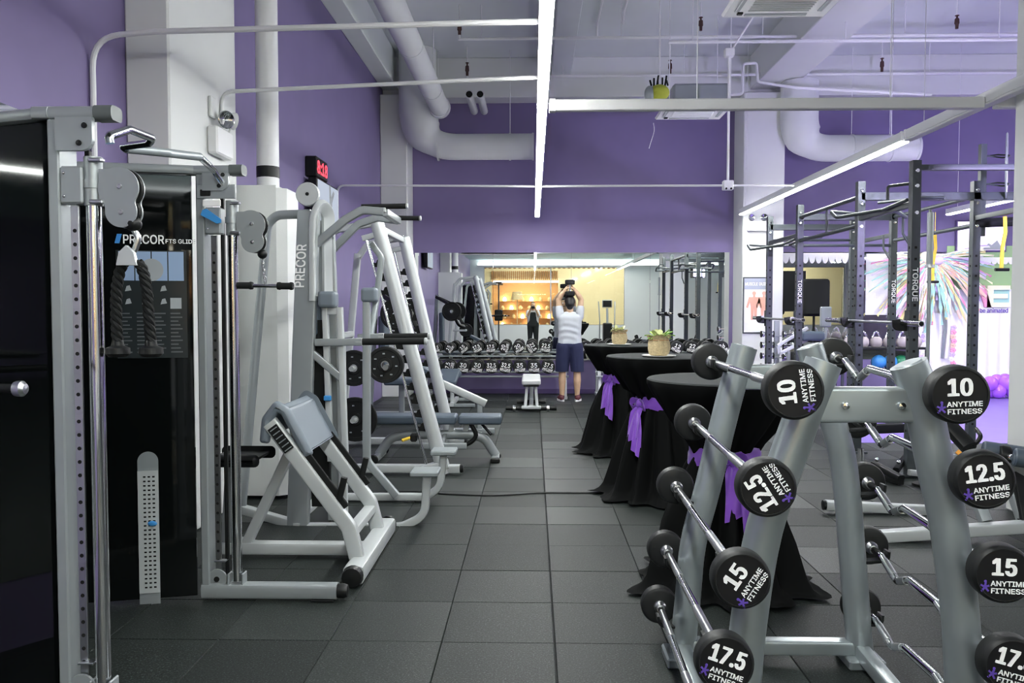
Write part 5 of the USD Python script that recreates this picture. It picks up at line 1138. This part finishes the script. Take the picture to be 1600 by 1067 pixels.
cushion(at(1252, 575, Yq), (.26, .3, .5), None, .04).build('housing', 'black_plastic', sb_)
MB().box(at(1290, 495, Yq), (.16, .06, .3), None, .015).build('console', 'silver_dark', sb_)
MB().bar(at(1290, 512, Yq), at(1285, 560, Yq), .05, .05, (0, 1, 0)).build('console_stem', 'silver', sb_)

# ---------------------------------------------------------------- the party corner on the far wall
mat('fabric_white', (.88, .88, .89), .7, bump=(30, .004)); mat('fabric_green', (.34, .52, .26), .8); mat('p_pink', (.88, .36, .55), .6); mat('p_cream', (.86, .84, .62), .6); mat('p_teal', (.38, .66, .62), .6); mat('p_lilac', (.66, .52, .86), .6); mat('p_yellow', (.86, .80, .38), .6); mat('p_salmon', (.88, .58, .48), .6)
YW = YB - .012
def onw(px, py, dy=0): return at(px, py, YW - dy)
sk = thing('wall_drape', 'white pleated cloth hung low on the wall in the party corner', 'drape', onw(1500, 590))
a, b = onw(1425, 592), onw(1595, 489)
G = np.array([[(a[0] + (b[0] - a[0]) * u, YW - .05 - .022 * math.sin(u * 60) * (1 - .3 * w_), a[2] + (b[2] - a[2]) * w_) for u in np.linspace(0, 1, 121)] for w_ in np.linspace(0, 1, 8)])
MB().grid(G[:, ::-1], both=.004).build('cloth', 'fabric_white', sk, smooth=60)
gp = thing('green_panel', 'pale green backdrop band across the party wall', 'backdrop', onw(1500, 420))
a, b = onw(1478, 452), onw(1610, 384); MB().span((a[0], YW - .012, a[2]), (b[0], YW, b[2]), .002).build('board', 'fabric_green', gp)
def bunting(px0, px1, py, n, label, depth):
    a, b = onw(px0, py), onw(px1, py); t = thing('bunting', label, 'bunting', a)
    w = (b[0] - a[0]) / n
    for k in range(n):
        pl = Polygon([(k * w, .0), (k * w, -.06)] + [((k + .5) * w - math.cos(math.pi * j / 8) * w / 2, -.06 - math.sin(math.pi * j / 8) * depth) for j in range(9)] + [((k + 1) * w, -.06), ((k + 1) * w, 0)]).buffer(0)
        MB().prism(pl, .004, (a[0], YW - .03, a[2] + .03), (1, 0, 0), (0, 0, 1)).build('pennant', 'fabric_white', t)
wb = thing('party_backdrop', 'white paper backdrop behind the streamer burst on the far wall', 'backdrop', onw(1410, 440))
a, b = onw(1352, 492), onw(1620, 396); MB().span((a[0], YW - .004, a[2]), (b[0], YW + .003, b[2]), .001).build('sheet', 'fabric_white', wb)
bunting(1478, 1600, 405, 14, 'white scalloped bunting along the green backdrop band', .06)
bunting(1222, 1345, 398, 12, 'white fringe bunting along the top of the far mirror', .12)
# letters
lt = thing('pink_letter', 'big slanted pink paper letter stroke on the party wall', 'letter', onw(1535, 465)); a = onw(1536, 482)
p = onw(1526, 446); q = onw(1547, 480); MB().prism([(p[0], p[2]), (p[0] + .12, p[2]), (q[0], q[2]), (q[0] - .11, q[2])], .02, (0, YW - .02, 0), (1, 0, 0), (0, 0, 1)).build('stroke', 'p_pink', lt)
p, q = onw(1541, 480, .02), onw(1578, 446, .02)
lt = thing('cream_letter', 'big cream paper letter E with teal gaps on the party wall', 'letter', p)
wl, hl = q[0] - p[0], q[2] - p[2]
E = unary_union([sbox(0, 0, wl * .28, hl), sbox(0, 0, wl, hl * .22), sbox(0, hl * .4, wl * .9, hl * .62), sbox(0, hl * .8, wl, hl)])
MB().prism(E, .02, p, (1, 0, 0), (0, 0, 1)).build('letter_body', 'p_cream', lt); MB().prism(sbox(0, 0, wl, hl), .006, p + V(0, .018, 0), (1, 0, 0), (0, 0, 1)).build('backing', 'p_teal', lt)
tx = MB().text('be animated', .07, onw(1553, 485, .06), (1, 0, 0), (0, 0, 1), sx=.85, depth=.004).build('banner_lettering', 'purple_print'); tag(tx, 'small dark lettering strip above the white drape, party wall', 'lettering')
# star burst of streamers
c = onw(1458, 405, .10); sb = thing('streamer_burst', 'star burst of multicoloured paper streamers on the far wall', 'streamers', c)
rn = random.Random(11); cols = ['p_pink', 'p_cream', 'p_teal', 'p_lilac', 'fabric_white', 'p_yellow', 'p_salmon', 'fabric_white', 'p_teal']
for k in range(150):
    w_ = rn.uniform(math.pi * .93, math.pi * 2.13); L = rn.uniform(.55, 1.25) * (1.0 if math.cos(w_) < 0 else .8); d = V(math.cos(w_), -.05 - .10 * rn.random(), math.sin(w_)); s_ = nrm(np.cross(d, V(0, 1, 0)))
    sag = rn.uniform(.05, .3); wd = rn.uniform(.008, .018); ph_ = rn.uniform(0, 6)
    P = np.array([c + d * L * u + V(0, -.03 * math.sin(u * 3), -sag * u * u) for u in np.linspace(0, 1, 9)])
    G = np.array([[p + s_ * v * wd * (1 + .4 * math.sin(9 * i + ph_)) + V(0, .02 * math.sin(i * 2.2 + ph_) * v, 0) for v in (-1, 1)] for i, p in enumerate(P)])
    MB().grid(G, both=.0008).build('streamer', rn.choice(cols), sb, smooth=60)
for k, (x_, s_) in enumerate(((1447, .12), (1466, .1), (1452, .09))): MB().ball(onw(x_, 402 + k * 5, .12), s_, 2, (1, .5, .8)).build('rosette', ['p_cream', 'p_lilac', 'p_salmon'][k], sb)
# flower garlands and hanging strips
def garland(px0, py0, px1, py1, n, label, mats):
    t = thing('flower_garland', label, 'garland', onw(px0, py0)); rn = random.Random(px0)
    for k in range(n):
        u = k / (n - 1); p = onw(px0 + (px1 - px0) * u + rn.uniform(-2, 2), py0 + (py1 - py0) * u, .12)
        m = MB()
        for j in range(5): w_ = j * 1.2566; m.ball(p + V(.028 * math.cos(w_), -.005, .028 * math.sin(w_)), .024, 1, (1, .4, 1))
        m.ball(p + V(0, -.02, 0), .014, 1); m.build('blossom', rn.choice(mats), t)
    MB().cyl(onw(px0, py0, .12), onw(px1, py1, .12), .005, 6).build('string', 'fabric_white', t)
garland(1439, 512, 1441, 578, 11, 'white paper flower garland hanging beside the vertical barbell', ['fabric_white', 'p_lilac'])
garland(1491, 512, 1486, 582, 11, 'pink paper flower garland hanging by the white drape', ['p_pink', 'fabric_white', 'p_lilac', 'p_salmon'])
for k, px in enumerate((1474, 1480)):
    a, b = onw(px, 455, .09), onw(px - 2, 560, .09); t = MB().sweep(rrect(.05, .004, .001, 1), spline([a, (a + b) / 2 + V(.03, -.02, 0), b], 6), up=(0, 1, 0)).build('paper_strip', ['silver_dark', 'fabric_white'][k])
    tag(t, ['long grey paper strip hanging under the streamer burst', 'long white paper strip hanging under the streamer burst'][k], 'paper strip')
for k in range(9):
    p = onw(1541 + (k % 5) * 9.5, 606 - (k // 5) * 11 + (k % 2) * 3, .35 + .06 * (k % 3)); p[2] = max(p[2], .125); p = V(p[0], 13.7 - .1 * (k % 2), p[2] if k > 4 else .125)
    t = thing('balloon', f'glossy purple balloon, {nth[k]} of the heap on the purple floor', 'balloon', p, group='purple balloons in the party corner')
    MB().ball(p, .115, 3, (1, 1, 1.06)).build('skin', 'balloon', t); MB().lathe([(0, 0), (.006, .004), (.014, .022), (.0, .022)], p + V(.03, -.1, -.075), (.25, -.8, -.6), 10).build('knot', 'balloon', t)
# framed screen on the purple wall
a, b = onw(1491, 394), onw(1571, 344); fr = thing('wall_screen', 'dark-framed bright picture screen on the purple wall, far right', 'screen', a)
MB().span((a[0], YW - .05, a[2]), (b[0], YW, b[2]), .006).build('frame', 'paint_purple_dark', fr)
glow('screen_lilac', (.86, .78, 1.0), 1.6); MB().span((a[0] + .025, YW - .053, a[2] + .03), (b[0] - .025, YW - .049, b[2] - .025), 0).build('picture', 'screen_lilac', fr)
MB().prism([(0, 0), (.12, .11), (.17, .08), (.26, .16), (.36, 0)], .002, (b[0] - .42, YW - .055, a[2] + .035), (1, 0, 0), (0, 0, 1)).build('mountain_shape', 'grey_print', fr)
# LED floodlight that lights the party wall: off frame to the right, visible in the mirror
lp = V(4.52, 5.35, 2.44); aim = nrm(V(6.9, 14.2, 2.2) - lp)
fd = thing('floodlight', 'bluish white LED floodlight on a tripod aimed at the party corner', 'floodlight', (lp[0], lp[1], 0))
sx = nrm(np.cross(aim, V(0, 0, 1))); sz = np.cross(sx, aim); R3 = np.array([sx, aim, sz]).T
MB().box(lp - aim * .03, (.34, .05, .26), R3, .01).build('housing', 'black_plastic', fd); MB().box(lp, (.28, .008, .20), R3, .001).build('led_panel', 'flood', fd)
for u, s_ in (((1, 0), (.012, .16, .28)), ((-1, 0), (.012, .16, .28)), ((0, 1), (.36, .16, .012)), ((0, -1), (.36, .16, .012))): MB().box(lp + aim * .08 + sx * u[0] * .175 + sz * u[1] * .135, s_, R3, .002).build('barn_door', 'black_plastic', fd)
MB().cyl((lp[0], lp[1], .5), lp - V(0, 0, .14) - aim * .03, .016, 10).build('pole', 'black_plastic', fd)
for w_ in (.3, 2.4, 4.5): MB().cyl((lp[0], lp[1], .75), (lp[0] + .45 * math.cos(w_), lp[1] + .45 * math.sin(w_), .012), .011, 8).build('leg', 'black_plastic', fd)
# ---------------------------------------------------------------- ducts, cassettes, pipes and wall fittings
def duct(pts, secs, label, Y, hang):
    t = thing('air_duct', label, 'air duct', pts[0])
    P = fillet(pts, .62, 12); n = len(P); sc = np.interp(np.linspace(0, 1, n), [0, .42, .62, 1], secs)
    MB().sweep(circ(1.0, 28), P, up=(0, 1, 0), scale=list(sc)).build('duct_body', 'duct', t, smooth=50)
    e = nrm(P[-1] - P[-2]); MB().lathe([(secs[-1] * .94, -.05), (secs[-1] * .94, .001), (secs[-1] + .012, .002), (secs[-1] + .012, -.03), (secs[-1], -.03)], P[-1], e, 28).build('outlet_flange', 'duct', t)
    MB().lathe([(0, -.02), (secs[-1] * .95, -.02)], P[-1], e, 28).build('outlet_grille', 'grey_print', t)
    for x in hang:
        MB().lathe([(secs[-1] + .003, -.015), (secs[-1] + .012, -.015), (secs[-1] + .012, .015), (secs[-1] + .003, .015)], (x, Y, pts[-1][2]), (1, 0, 0), 28).build('strap', 'duct', t)
        MB().cyl((x, Y, pts[-1][2] + secs[-1]), (x, Y, ZC - .02), .006, 6).build('hanger_rod', 'conduit', t)
Yd = 13.35
a, b, c = at(652, 30, Yd), at(652, 230, Yd), at(834, 229, Yd)
duct([V(a[0], Yd, ZC - .01), V(a[0], Yd, b[2]), V(c[0], Yd, b[2])], [.30, .30, .215, .205], 'fat white elbow air duct in the back left corner under the ceiling', Yd, (at(685, 230, Yd)[0], at(797, 230, Yd)[0]))
a, b, c = at(1250, 110, Yd), at(1250, 232, Yd), at(1432, 232, Yd)
duct([V(a[0], Yd, 5.04), V(a[0], Yd, b[2]), V(c[0], Yd, b[2])], [.29, .29, .215, .205], 'fat white elbow air duct right of the white back column', Yd, (at(1330, 230, Yd)[0], at(1390, 230, Yd)[0]))
t = thing('ceiling_duct', 'round white duct running along the ceiling at upper left', 'duct', (-1.47, 10, 4.6))
MB().cyl((-1.47, .0, 4.62), (-1.47, 13.0, 4.62), .15, 24).build('duct_body', 'duct', t)
for y in (2, 4, 6, 8, 10, 12): MB().cyl((-1.47, y - .02, 4.62), (-1.47, y + .02, 4.62), .156, 24).build('joint_band', 'duct', t)
for y in (2.2, 6.2, 12.3): MB().cyl((-1.47, y, 4.77), (-1.47, y, ZC - .01), .008, 6).build('hanger_rod', 'conduit', t)
MB().cyl((-1.47, 13.0, 4.62), (-1.47, 13.12, 4.62), .17, 20).build('end_collar', 'duct', t)
for k, px in enumerate((733, 750)):
    p = at(px, 147, 12.7); q = V(p[0], 13.8, p[2]); t = thing('pipe_stub', ('left' if k == 0 else 'right') + ' one of two short open white pipe stubs on the back beam', 'pipe', p)
    MB().lathe([(.05, .002), (.062, 0), (.062, 1.095), (.05, 1.095)], p, (0, 1, 0), 18).build('pipe', 'duct', t); MB().lathe([(0, .01), (.05, .01)], p, (0, 1, 0), 18).build('dark_bore', 'hole', t)
def cassette(x0, x1, y0, y1, z, label):
    t = thing('air_conditioner', label, 'air conditioner', ((x0 + x1) / 2, (y0 + y1) / 2, z))
    MB().span((x0 + .12, y0 + .12, z + .05), (x1 - .06, y1 - .06, z + .31), .03).build('casing', 'silver_dark', t)
    MB().span((x0, y0, z + .012), (x1, y1, z + .055), .02).build('panel', 'conduit', t)
    cx, cy = (x0 + x1) / 2, (y0 + y1) / 2; g = .27
    for k in range(12): MB().box((cx, cy - g + k * g * 2 / 11, z + .008), (g * 2, .022, .012), np.array([[1, 0, 0], [0, .9, -.43], [0, .43, .9]]), .002).build('grille_slat', 'duct', t)
    for sx, sy, w, h in ((0, 1, .56, .045), (0, -1, .56, .045), (1, 0, .045, .56), (-1, 0, .045, .56)):
        MB().box((cx + sx * .37, cy + sy * .37, z + .009), (w, h, .012), None, .003).build('outlet_slot', 'grey_print', t)
        MB().box((cx + sx * .385, cy + sy * .385, z + .004), (w if sx == 0 else .012, h if sx else .012, .01), None, .002).build('vane', 'duct', t)
    MB().box((cx - .33, cy + .33, z + .006), (.05, .05, .02), None, .004).build('sensor', 'black_plastic', t)
    for sx in (-1, 1):
        for sy in (-1, 1): MB().cyl((cx + sx * .4, cy + sy * .4, z + .05), (cx + sx * .4, cy + sy * .4, ZC - .002), .007, 6).build('hanger_rod', 'conduit', t)
cassette(1.73, 2.68, 6.88, 7.80, 4.14, 'white ceiling air conditioner cassette nearest, cut by the top edge')
cassette(1.73, 2.66, 11.0, 11.95, 4.14, 'white ceiling air conditioner cassette further back above the cross bar')
t = thing('valve_bundle', 'yellow-green insulated pipe bundle with black valves beside the further air conditioner', 'valve', at(1028, 140, 11.3))
p = at(1030, 145, 10.75)
m = body_lump = MB(); m.ball(p, .13, 3, (1, .9, .8)); mat('insulation', (.42, .46, .05), .8, bump=(60, .01)); m.build('insulation', 'insulation', t)
MB().ball(p + V(-.12, 0, -.01), .10, 2, (.7, 1, 1)).build('grey_wrap', 'silver_dark', t)
for k in range(7): q = p + V(-.1 + .035 * k, .02 * (k % 2), .09); MB().cyl(q, q + V(.02 * (k % 3 - 1), 0, .07 + .03 * (k % 3)), .012, 8).build('valve_stem', 'black_plastic', t)
MB().cyl(p + V(0, 0, .1), V(p[0], p[1], ZC - .002), .008, 6).build('hanger_rod', 'conduit', t)
# conduits
def pipe(pts, r_, label, fil=.12, clips=()):
    t = thing('conduit', label, 'conduit', pts[0]); MB().tube(fillet(pts, fil, 7), r_, 10).build('pipe', 'conduit', t)
    return t
zc_ = ZL + .05
pipe([(XL + .02, 4.65, 2.3), (XL + .02, 4.65, zc_ - .01), (-2.1, 4.6, zc_), (.03, 4.49, zc_)], .016, 'white conduit bending off the left wall to the middle light, nearest', .35)
pipe([(-2.21, 5.88, 2.82), (-2.21, 5.88, zc_), (.03, 5.56, zc_)], .014, 'white conduit from the left column across to the middle light', .14)
pipe([(XL + .015, 10.5, 2.6), (XL + .015, 10.5, zc_ + .02), (.02, 10.5, zc_)], .014, 'thin white conduit crossing the back of the room to the middle light', .1)
pipe([(.11, 10.5, zc_), (2.38, 10.5, zc_)], .014, 'thin white conduit from the middle light to the hanging junction box')
pipe([(2.50, 10.5, zc_), (3.26, 10.5, zc_)], .014, 'short white conduit from the junction box to the rig light')
jb = thing('junction_box', 'white junction box hanging at the crossing of conduits', 'junction box', (2.44, 10.5, zc_)); MB().box((2.44, 10.5, zc_), (.13, .1, .12), None, .01).build('box', 'conduit', jb)
for x in (2.41, 2.47): MB().cyl((x, 10.44, zc_ - .045), (x, 10.455, zc_ - .045), .012, 10).build('knockout', 'hole', jb)
pipe([(2.44, 10.5, zc_ + .06), (2.44, 10.5, 4.60)], .016, 'vertical white conduit dropping from ceiling box to the junction box')
jb = thing('junction_box', 'upper white junction box at the top of the vertical conduit', 'junction box', (2.44, 10.5, 4.65)); MB().box((2.44, 10.5, 4.65), (.12, .1, .1), None, .01).build('box', 'conduit', jb)
pipe([(2.48, 10.5, 4.70), (2.85, 10.1, 5.3), (2.9, 10.0, ZC - .01)], .012, 'flexible white conduit rising from the upper junction box')
pipe([at(1137, 148, 12.0), at(1160, 147, 12), at(1161, 100, 12), at(1182, 98, 12), at(1184, 128, 12), at(1242, 137, 12), at(1455, 148, 12)], .02, 'white stepped drain pipe zigzagging right of the further air conditioner', .05)
# sprinkler mains and heads
for k, (y, px0, px1, py, z) in enumerate(((11.4, 718, 1600, 61, 5.17), (13.2, 850, 1600, 119, 5.2), (10.6, 1045, 1600, 66, 4.9))):
    a, b = at(px0, py, y), at(px1, py, y); t = pipe([(a[0], y, a[2]), (b[0] + 1.5, y, a[2])], .022, ('front', 'rear', 'lower')[k] + ' white sprinkler main running across under the ceiling')
    for x in np.arange(a[0] + .3, b[0] + 1.4, 1.9): MB().cyl((x, y, a[2]), (x, y, ZC - .002), .007, 6).build('hanger_rod', 'conduit', t)
for k, (px, py, y) in enumerate(((718, 55, 11.4), (1095, 48, 11.4), (1495, 45, 11.4), (730, 119, 13.2), (1047, 115, 13.2), (1378, 112, 13.2))):
    p = at(px, py, y); L = at(px, py - 22, y)[2] - p[2]; t = thing('sprinkler', ['dark upright sprinkler head left of the middle light, front pipe', 'dark upright sprinkler head in front of the nearer air conditioner', 'dark upright sprinkler head at upper right near the pillar', 'dark small sprinkler head above the pipe stubs', 'dark thin sprinkler head above the further air conditioner', 'dark upright sprinkler head over the right air duct'][k], 'sprinkler', p)
    MB().lathe([(0, 0), (.02, 0), (.022, L * .3), (.032, L * .38), (.028, L * .7), (.012, L * .78), (.012, L * .9), (.028, L * .92), (.028, L * .95), (0, L)], p, n=12).build('head', 'brass_rust', t)
    MB().cyl(p + V(0, 0, L), (p[0], y, ZC - .002), .008, 6).build('feed', 'conduit', t)
    if k in (0, 3): MB().cyl((p[0], y, p[2] - .07), p, .02, 10).build('riser', 'conduit', t)
# cable trunking along the ceiling and slim hanging cable
for k, x in enumerate((.62, .92, 1.25)): pipe([(x, 7.5, ZC - .03), (x, 12.6 - k * .5, ZC - .03), (x, 12.7 - k * .5, ZC - .18)], .018, ('left', 'middle', 'right')[k] + ' one of three white conduits fixed along the slab beside the middle light', .08)
lc = MB().tube(spline([at(1021, 192, 11.9), at(1022, 205, 11.9), at(1017, 222, 11.9), at(1014, 232, 11.9)], 5), .005, 6).build('loose_wire', 'conduit'); tag(lc, 'loose thin wire dangling from the further air conditioner', 'wire')
# ---- wall fittings
t = thing('emergency_light', 'white emergency light with twin spots on the near left column', 'emergency light', (-2.22, 5.75, 2.6))
p = atx(336, 225, -2.226); MB().span((-2.225, p[1] - .15, p[2] - .09), (-2.15, p[1] + .15, p[2] + .10), .012).build('battery_box', 'conduit', t)
for k, (px, py) in enumerate(((345, 187), (358, 190))):
    c = atx(px, py, -2.17); d = nrm(V(.75, -.65, -.1)) if k == 0 else nrm(V(.7, .7, -.1))
    MB().lathe([(0, -.06), (.03, -.055), (.055, -.02), (.062, .0), (.056, .004), (.03, -.02), (0, -.025)], c + V(.04, 0, 0), d, 22).build('spot_lamp', 'chrome' if k == 0 else 'conduit', t)
    MB().cyl(c + V(.02, 0, -.0), V(-2.17, c[1], p[2] + .1), .01, 8).build('spot_stem', 'conduit', t)
p = atx(329, 168, -2.226); sw = thing('wall_box', 'small white switch box above the emergency light on the left column', 'switch box', (-2.226, p[1], p[2])); MB().span((-2.225, p[1] - .05, p[2] - .07), (-2.20, p[1] + .05, p[2] + .07), .006).build('box', 'paint_white', sw)
t = thing('emergency_light', 'white emergency light with twin spots on the back column above the poster', 'emergency light', (3.7, 13.5, 2.9))
p = at(1182, 352, 13.55); MB().span((p[0] - .16, 13.47, p[2] - .10), (p[0] + .16, 13.549, p[2] + .06), .012).build('battery_box', 'conduit', t)
for e in (-1, 1): MB().lathe([(0, .06), (.03, .055), (.05, .02), (.058, 0), (.05, -.002), (.02, .015), (0, .02)], (p[0] + e * .1, 13.46, p[2] + .12), (e * .3, 1, 0), 18).build('spot_lamp', 'chrome', t); MB().cyl((p[0] + e * .1, 13.5, p[2] + .05), (p[0] + e * .1, 13.5, p[2] + .12), .01, 8).build('spot_stem', 'conduit', t)
# poster on the back column
p, q = at(1160, 521, 13.54), at(1204, 433, 13.54)
t = thing('muscle_poster', 'dark-framed anatomy poster with two muscle figures on the white back column', 'poster', p); w, h = q[0] - p[0], q[2] - p[2]
MB().span((p[0], 13.53, p[2]), (q[0], 13.549, q[2]), .004).build('frame', 'rig_black', t)
MB().span((p[0] + .02, 13.526, p[2] + .02), (q[0] - .02, 13.531, q[2] - .02), 0).build('sheet', 'paper', t)
MB().span((p[0] + .02, 13.524, q[2] - .20), (q[0] - .02, 13.529, q[2] - .02), 0).build('header', 'silver_dark', t)
MB().text('MUSCLE GUIDE', .05, ((p[0] + q[0]) / 2, 13.523, q[2] - .11), (1, 0, 0), (0, 0, 1), sx=.75, bold=True).build('header_lettering', 'white_print', t)
mat('anatomy', (.72, .38, .28), .6)
for k in range(2):
    cx = p[0] + w * (.40 + .36 * k); z0 = p[2] + h * .25; s = h * .5; m = MB()
    fig = unary_union([Point(0, s * .93).buffer(s * .055), sbox(-s * .025, s * .8, s * .025, s * .9), Polygon([(-s * .17, s * .78), (s * .17, s * .78), (s * .10, s * .45), (-s * .10, s * .45)]), Polygon([(-s * .10, s * .46), (-.005, s * .46), (-s * .03, 0), (-s * .09, 0)]), Polygon([(s * .10, s * .46), (.005, s * .46), (s * .03, 0), (s * .09, 0)]), Polygon([(-s * .17, s * .78), (-s * .12, s * .72), (-s * .22, s * .42), (-s * .26, s * .44)]), Polygon([(s * .17, s * .78), (s * .12, s * .72), (s * .22, s * .42), (s * .26, s * .44)])]).buffer(.006)
    MB().prism(fig, .002, (cx, 13.526, z0), (1, 0, 0), (0, 0, 1)).build('muscle_figure', 'anatomy', t)
# clock and TV on the left wall
p, q = atx(496, 268, -2.38), atx(513, 252, -2.38)
t = thing('digital_clock', 'black wall clock with glowing red digits on the purple left wall', 'clock', (XL, 9.4, 3.0))
ya, yb_ = 9.06, 9.54; za, zb_ = at(496, 275, 9.06)[2], at(496, 243, 9.06)[2]
MB().span((XL + .002, ya, za), (XL + .13, yb_, zb_), .01).build('case', 'black_plastic', t)
MB().text('8:18', (zb_ - za) * .6, (XL + .132, (ya + yb_) / 2, (za + zb_) / 2), (0, 1, 0), (0, 0, 1), sx=1.15, depth=.003).build('led_digits', 'led_red', t)
t = thing('television', 'wall television showing a pale picture below the red clock', 'television', (XL, 9.9, 2.6))
ya, yb_ = 9.0, 9.96; za, zb_ = at(505, 352, 9.0)[2], at(505, 276, 9.0)[2]
MB().span((XL + .05, ya, za), (XL + .15, yb_, zb_), .012).build('case', 'black_plastic', t); MB().span((XL + .002, ya + .4, za + .2), (XL + .05, yb_ - .4, zb_ - .2), .004).build('bracket', 'black_plastic', t)
glow('screen_pale', (.72, .80, .95), .75); MB().span((XL + .149, ya + .02, za + .02), (XL + .153, yb_ - .02, zb_ - .02), 0).build('screen', 'screen_pale', t)
MB().prism([(.35, .1), (.42, .1), (.44, .3), (.55, .42), (.5, .45), (.40, .36), (.36, .5), (.31, .48), (.32, .3)], .002, (XL + .155, ya + .2, za + .02), (0, 1, 0), (0, 0, 1)).build('screen_figure', 'grey_print', t)

# ---------------------------------------------------------------- kit seen only in the mirror
pl = thing('chest_press', 'plate-loaded chest press with black arms near the back left corner', 'exercise machine', (-1.95, 10.7, 0))
MB().bar((-2.2, 10.4, .04), (-1.5, 10.4, .04), .08, .07).build('base_rail', 'silver_dark', pl); MB().bar((-2.2, 11.1, .04), (-1.5, 11.1, .04), .08, .07).build('base_rail', 'silver_dark', pl)
MB().bar((-2.15, 10.4, .04), (-2.15, 11.1, .04), .08, .07).build('base_tie', 'silver_dark', pl)
MB().bar((-2.15, 10.75, .05), (-2.05, 10.75, 1.75), .08, .08, (0, 1, 0)).build('mast', 'silver_dark', pl)
cushion((-1.95, 10.75, 1.0), (.09, .34, .75), None, .03).build('back_pad', 'vinyl_blue', pl); cushion((-1.72, 10.75, .52), (.42, .36, .09), None, .03).build('seat_pad', 'vinyl_blue', pl)
MB().bar((-1.72, 10.75, .06), (-1.72, 10.75, .48), .07, .07, (0, 1, 0)).build('seat_post', 'silver_dark', pl)
for e in (-1, 1):
    MB().sweep(rrect(.06, .06, .012), fillet([(-2.05, 10.75 + e * .1, 1.7), (-1.75, 10.75 + e * .48, 1.55), (-1.55, 10.75 + e * .5, 1.12), (-1.45, 10.75 + e * .32, 1.08)], .1), up=(0, 1, 0)).build('press_arm', 'black_plastic', pl)
    MB().cyl((-1.45, 10.75 + e * .32, 1.08), (-1.45, 10.75 + e * .15, 1.08), .02, 10).build('hand_grip', 'foam_grip', pl)
    MB().cyl((-1.68, 10.75 + e * .46, 1.4), (-1.68, 10.75 + e * .78, 1.4), .022, 10).build('plate_horn', 'chrome', pl)
    plate(V(-1.68, 10.75 + e * .62, 1.4), .2, (0, 1, 0), ('far' if e > 0 else 'near') + ' black plate loaded on the chest press arm')
el = thing('elliptical', 'dark elliptical trainer behind the camera, reflected beside the lifting man', 'exercise machine', (2.7, -2.2, 0))
MB().bar((2.7, -3.0, .04), (2.7, -1.5, .04), .14, .07).build('base', 'silver_dark', el); MB().bar((2.45, -1.6, .03), (2.95, -1.6, .03), .07, .05).build('cross_foot', 'silver_dark', el); MB().bar((2.45, -2.95, .03), (2.95, -2.95, .03), .07, .05).build('cross_foot', 'silver_dark', el)
cushion((2.7, -1.75, .55), (.32, .45, .75), None, .06).build('drive_cover', 'black_plastic', el); MB().bar((2.7, -1.75, .9), (2.7, -1.85, 1.45), .1, .08, (1, 0, 0)).build('mast', 'silver_dark', el)
MB().box((2.7, -1.86, 1.62), (.36, .06, .28), None, .02).build('console', 'silver_dark', el); MB().box((2.7, -1.825, 1.62), (.30, .006, .22), None, .002).build('console_screen', 'black_plastic', el)
for e in (-1, 1):
    MB().tube(fillet([(2.7 + e * .26, -2.6, .25), (2.7 + e * .27, -1.9, .35), (2.7 + e * .27, -1.8, 1.0), (2.7 + e * .30, -2.05, 1.7)], .1), .022, 10).build('moving_arm', 'silver', el); MB().box((2.7 + e * .22, -2.5, .3), (.14, .36, .04), None, .015).build('pedal', 'black_plastic', el)
st = thing('cable_station', 'slim dark cable station behind the camera, reflected left of the photographer', 'exercise machine', (-1.25, -1.7, 0))
MB().bar((-1.25, -1.7, .02), (-1.25, -1.7, 2.3), .05, .05, (0, 1, 0)).build('mast', 'rig_black', st); MB().bar((-1.75, -1.7, 2.32), (-1.1, -1.7, 2.32), .06, .05).build('top_arm', 'rig_black', st)
MB().bar((-1.6, -1.7, .03), (-.9, -1.7, .03), .07, .05).build('base_tube', 'silver', st); MB().bar((-1.25, -2.1, .03), (-1.25, -1.3, .03), .07, .05).build('base_tube', 'silver', st)
cushion((-1.25, -1.62, 1.2), (.30, .14, .40), None, .05).build('weight_pod', 'black_plastic', st); MB().cyl((-1.7, -1.62, 1.18), (-.85, -1.62, 1.18), .016, 10).build('handle_bar', 'black_plastic', st)
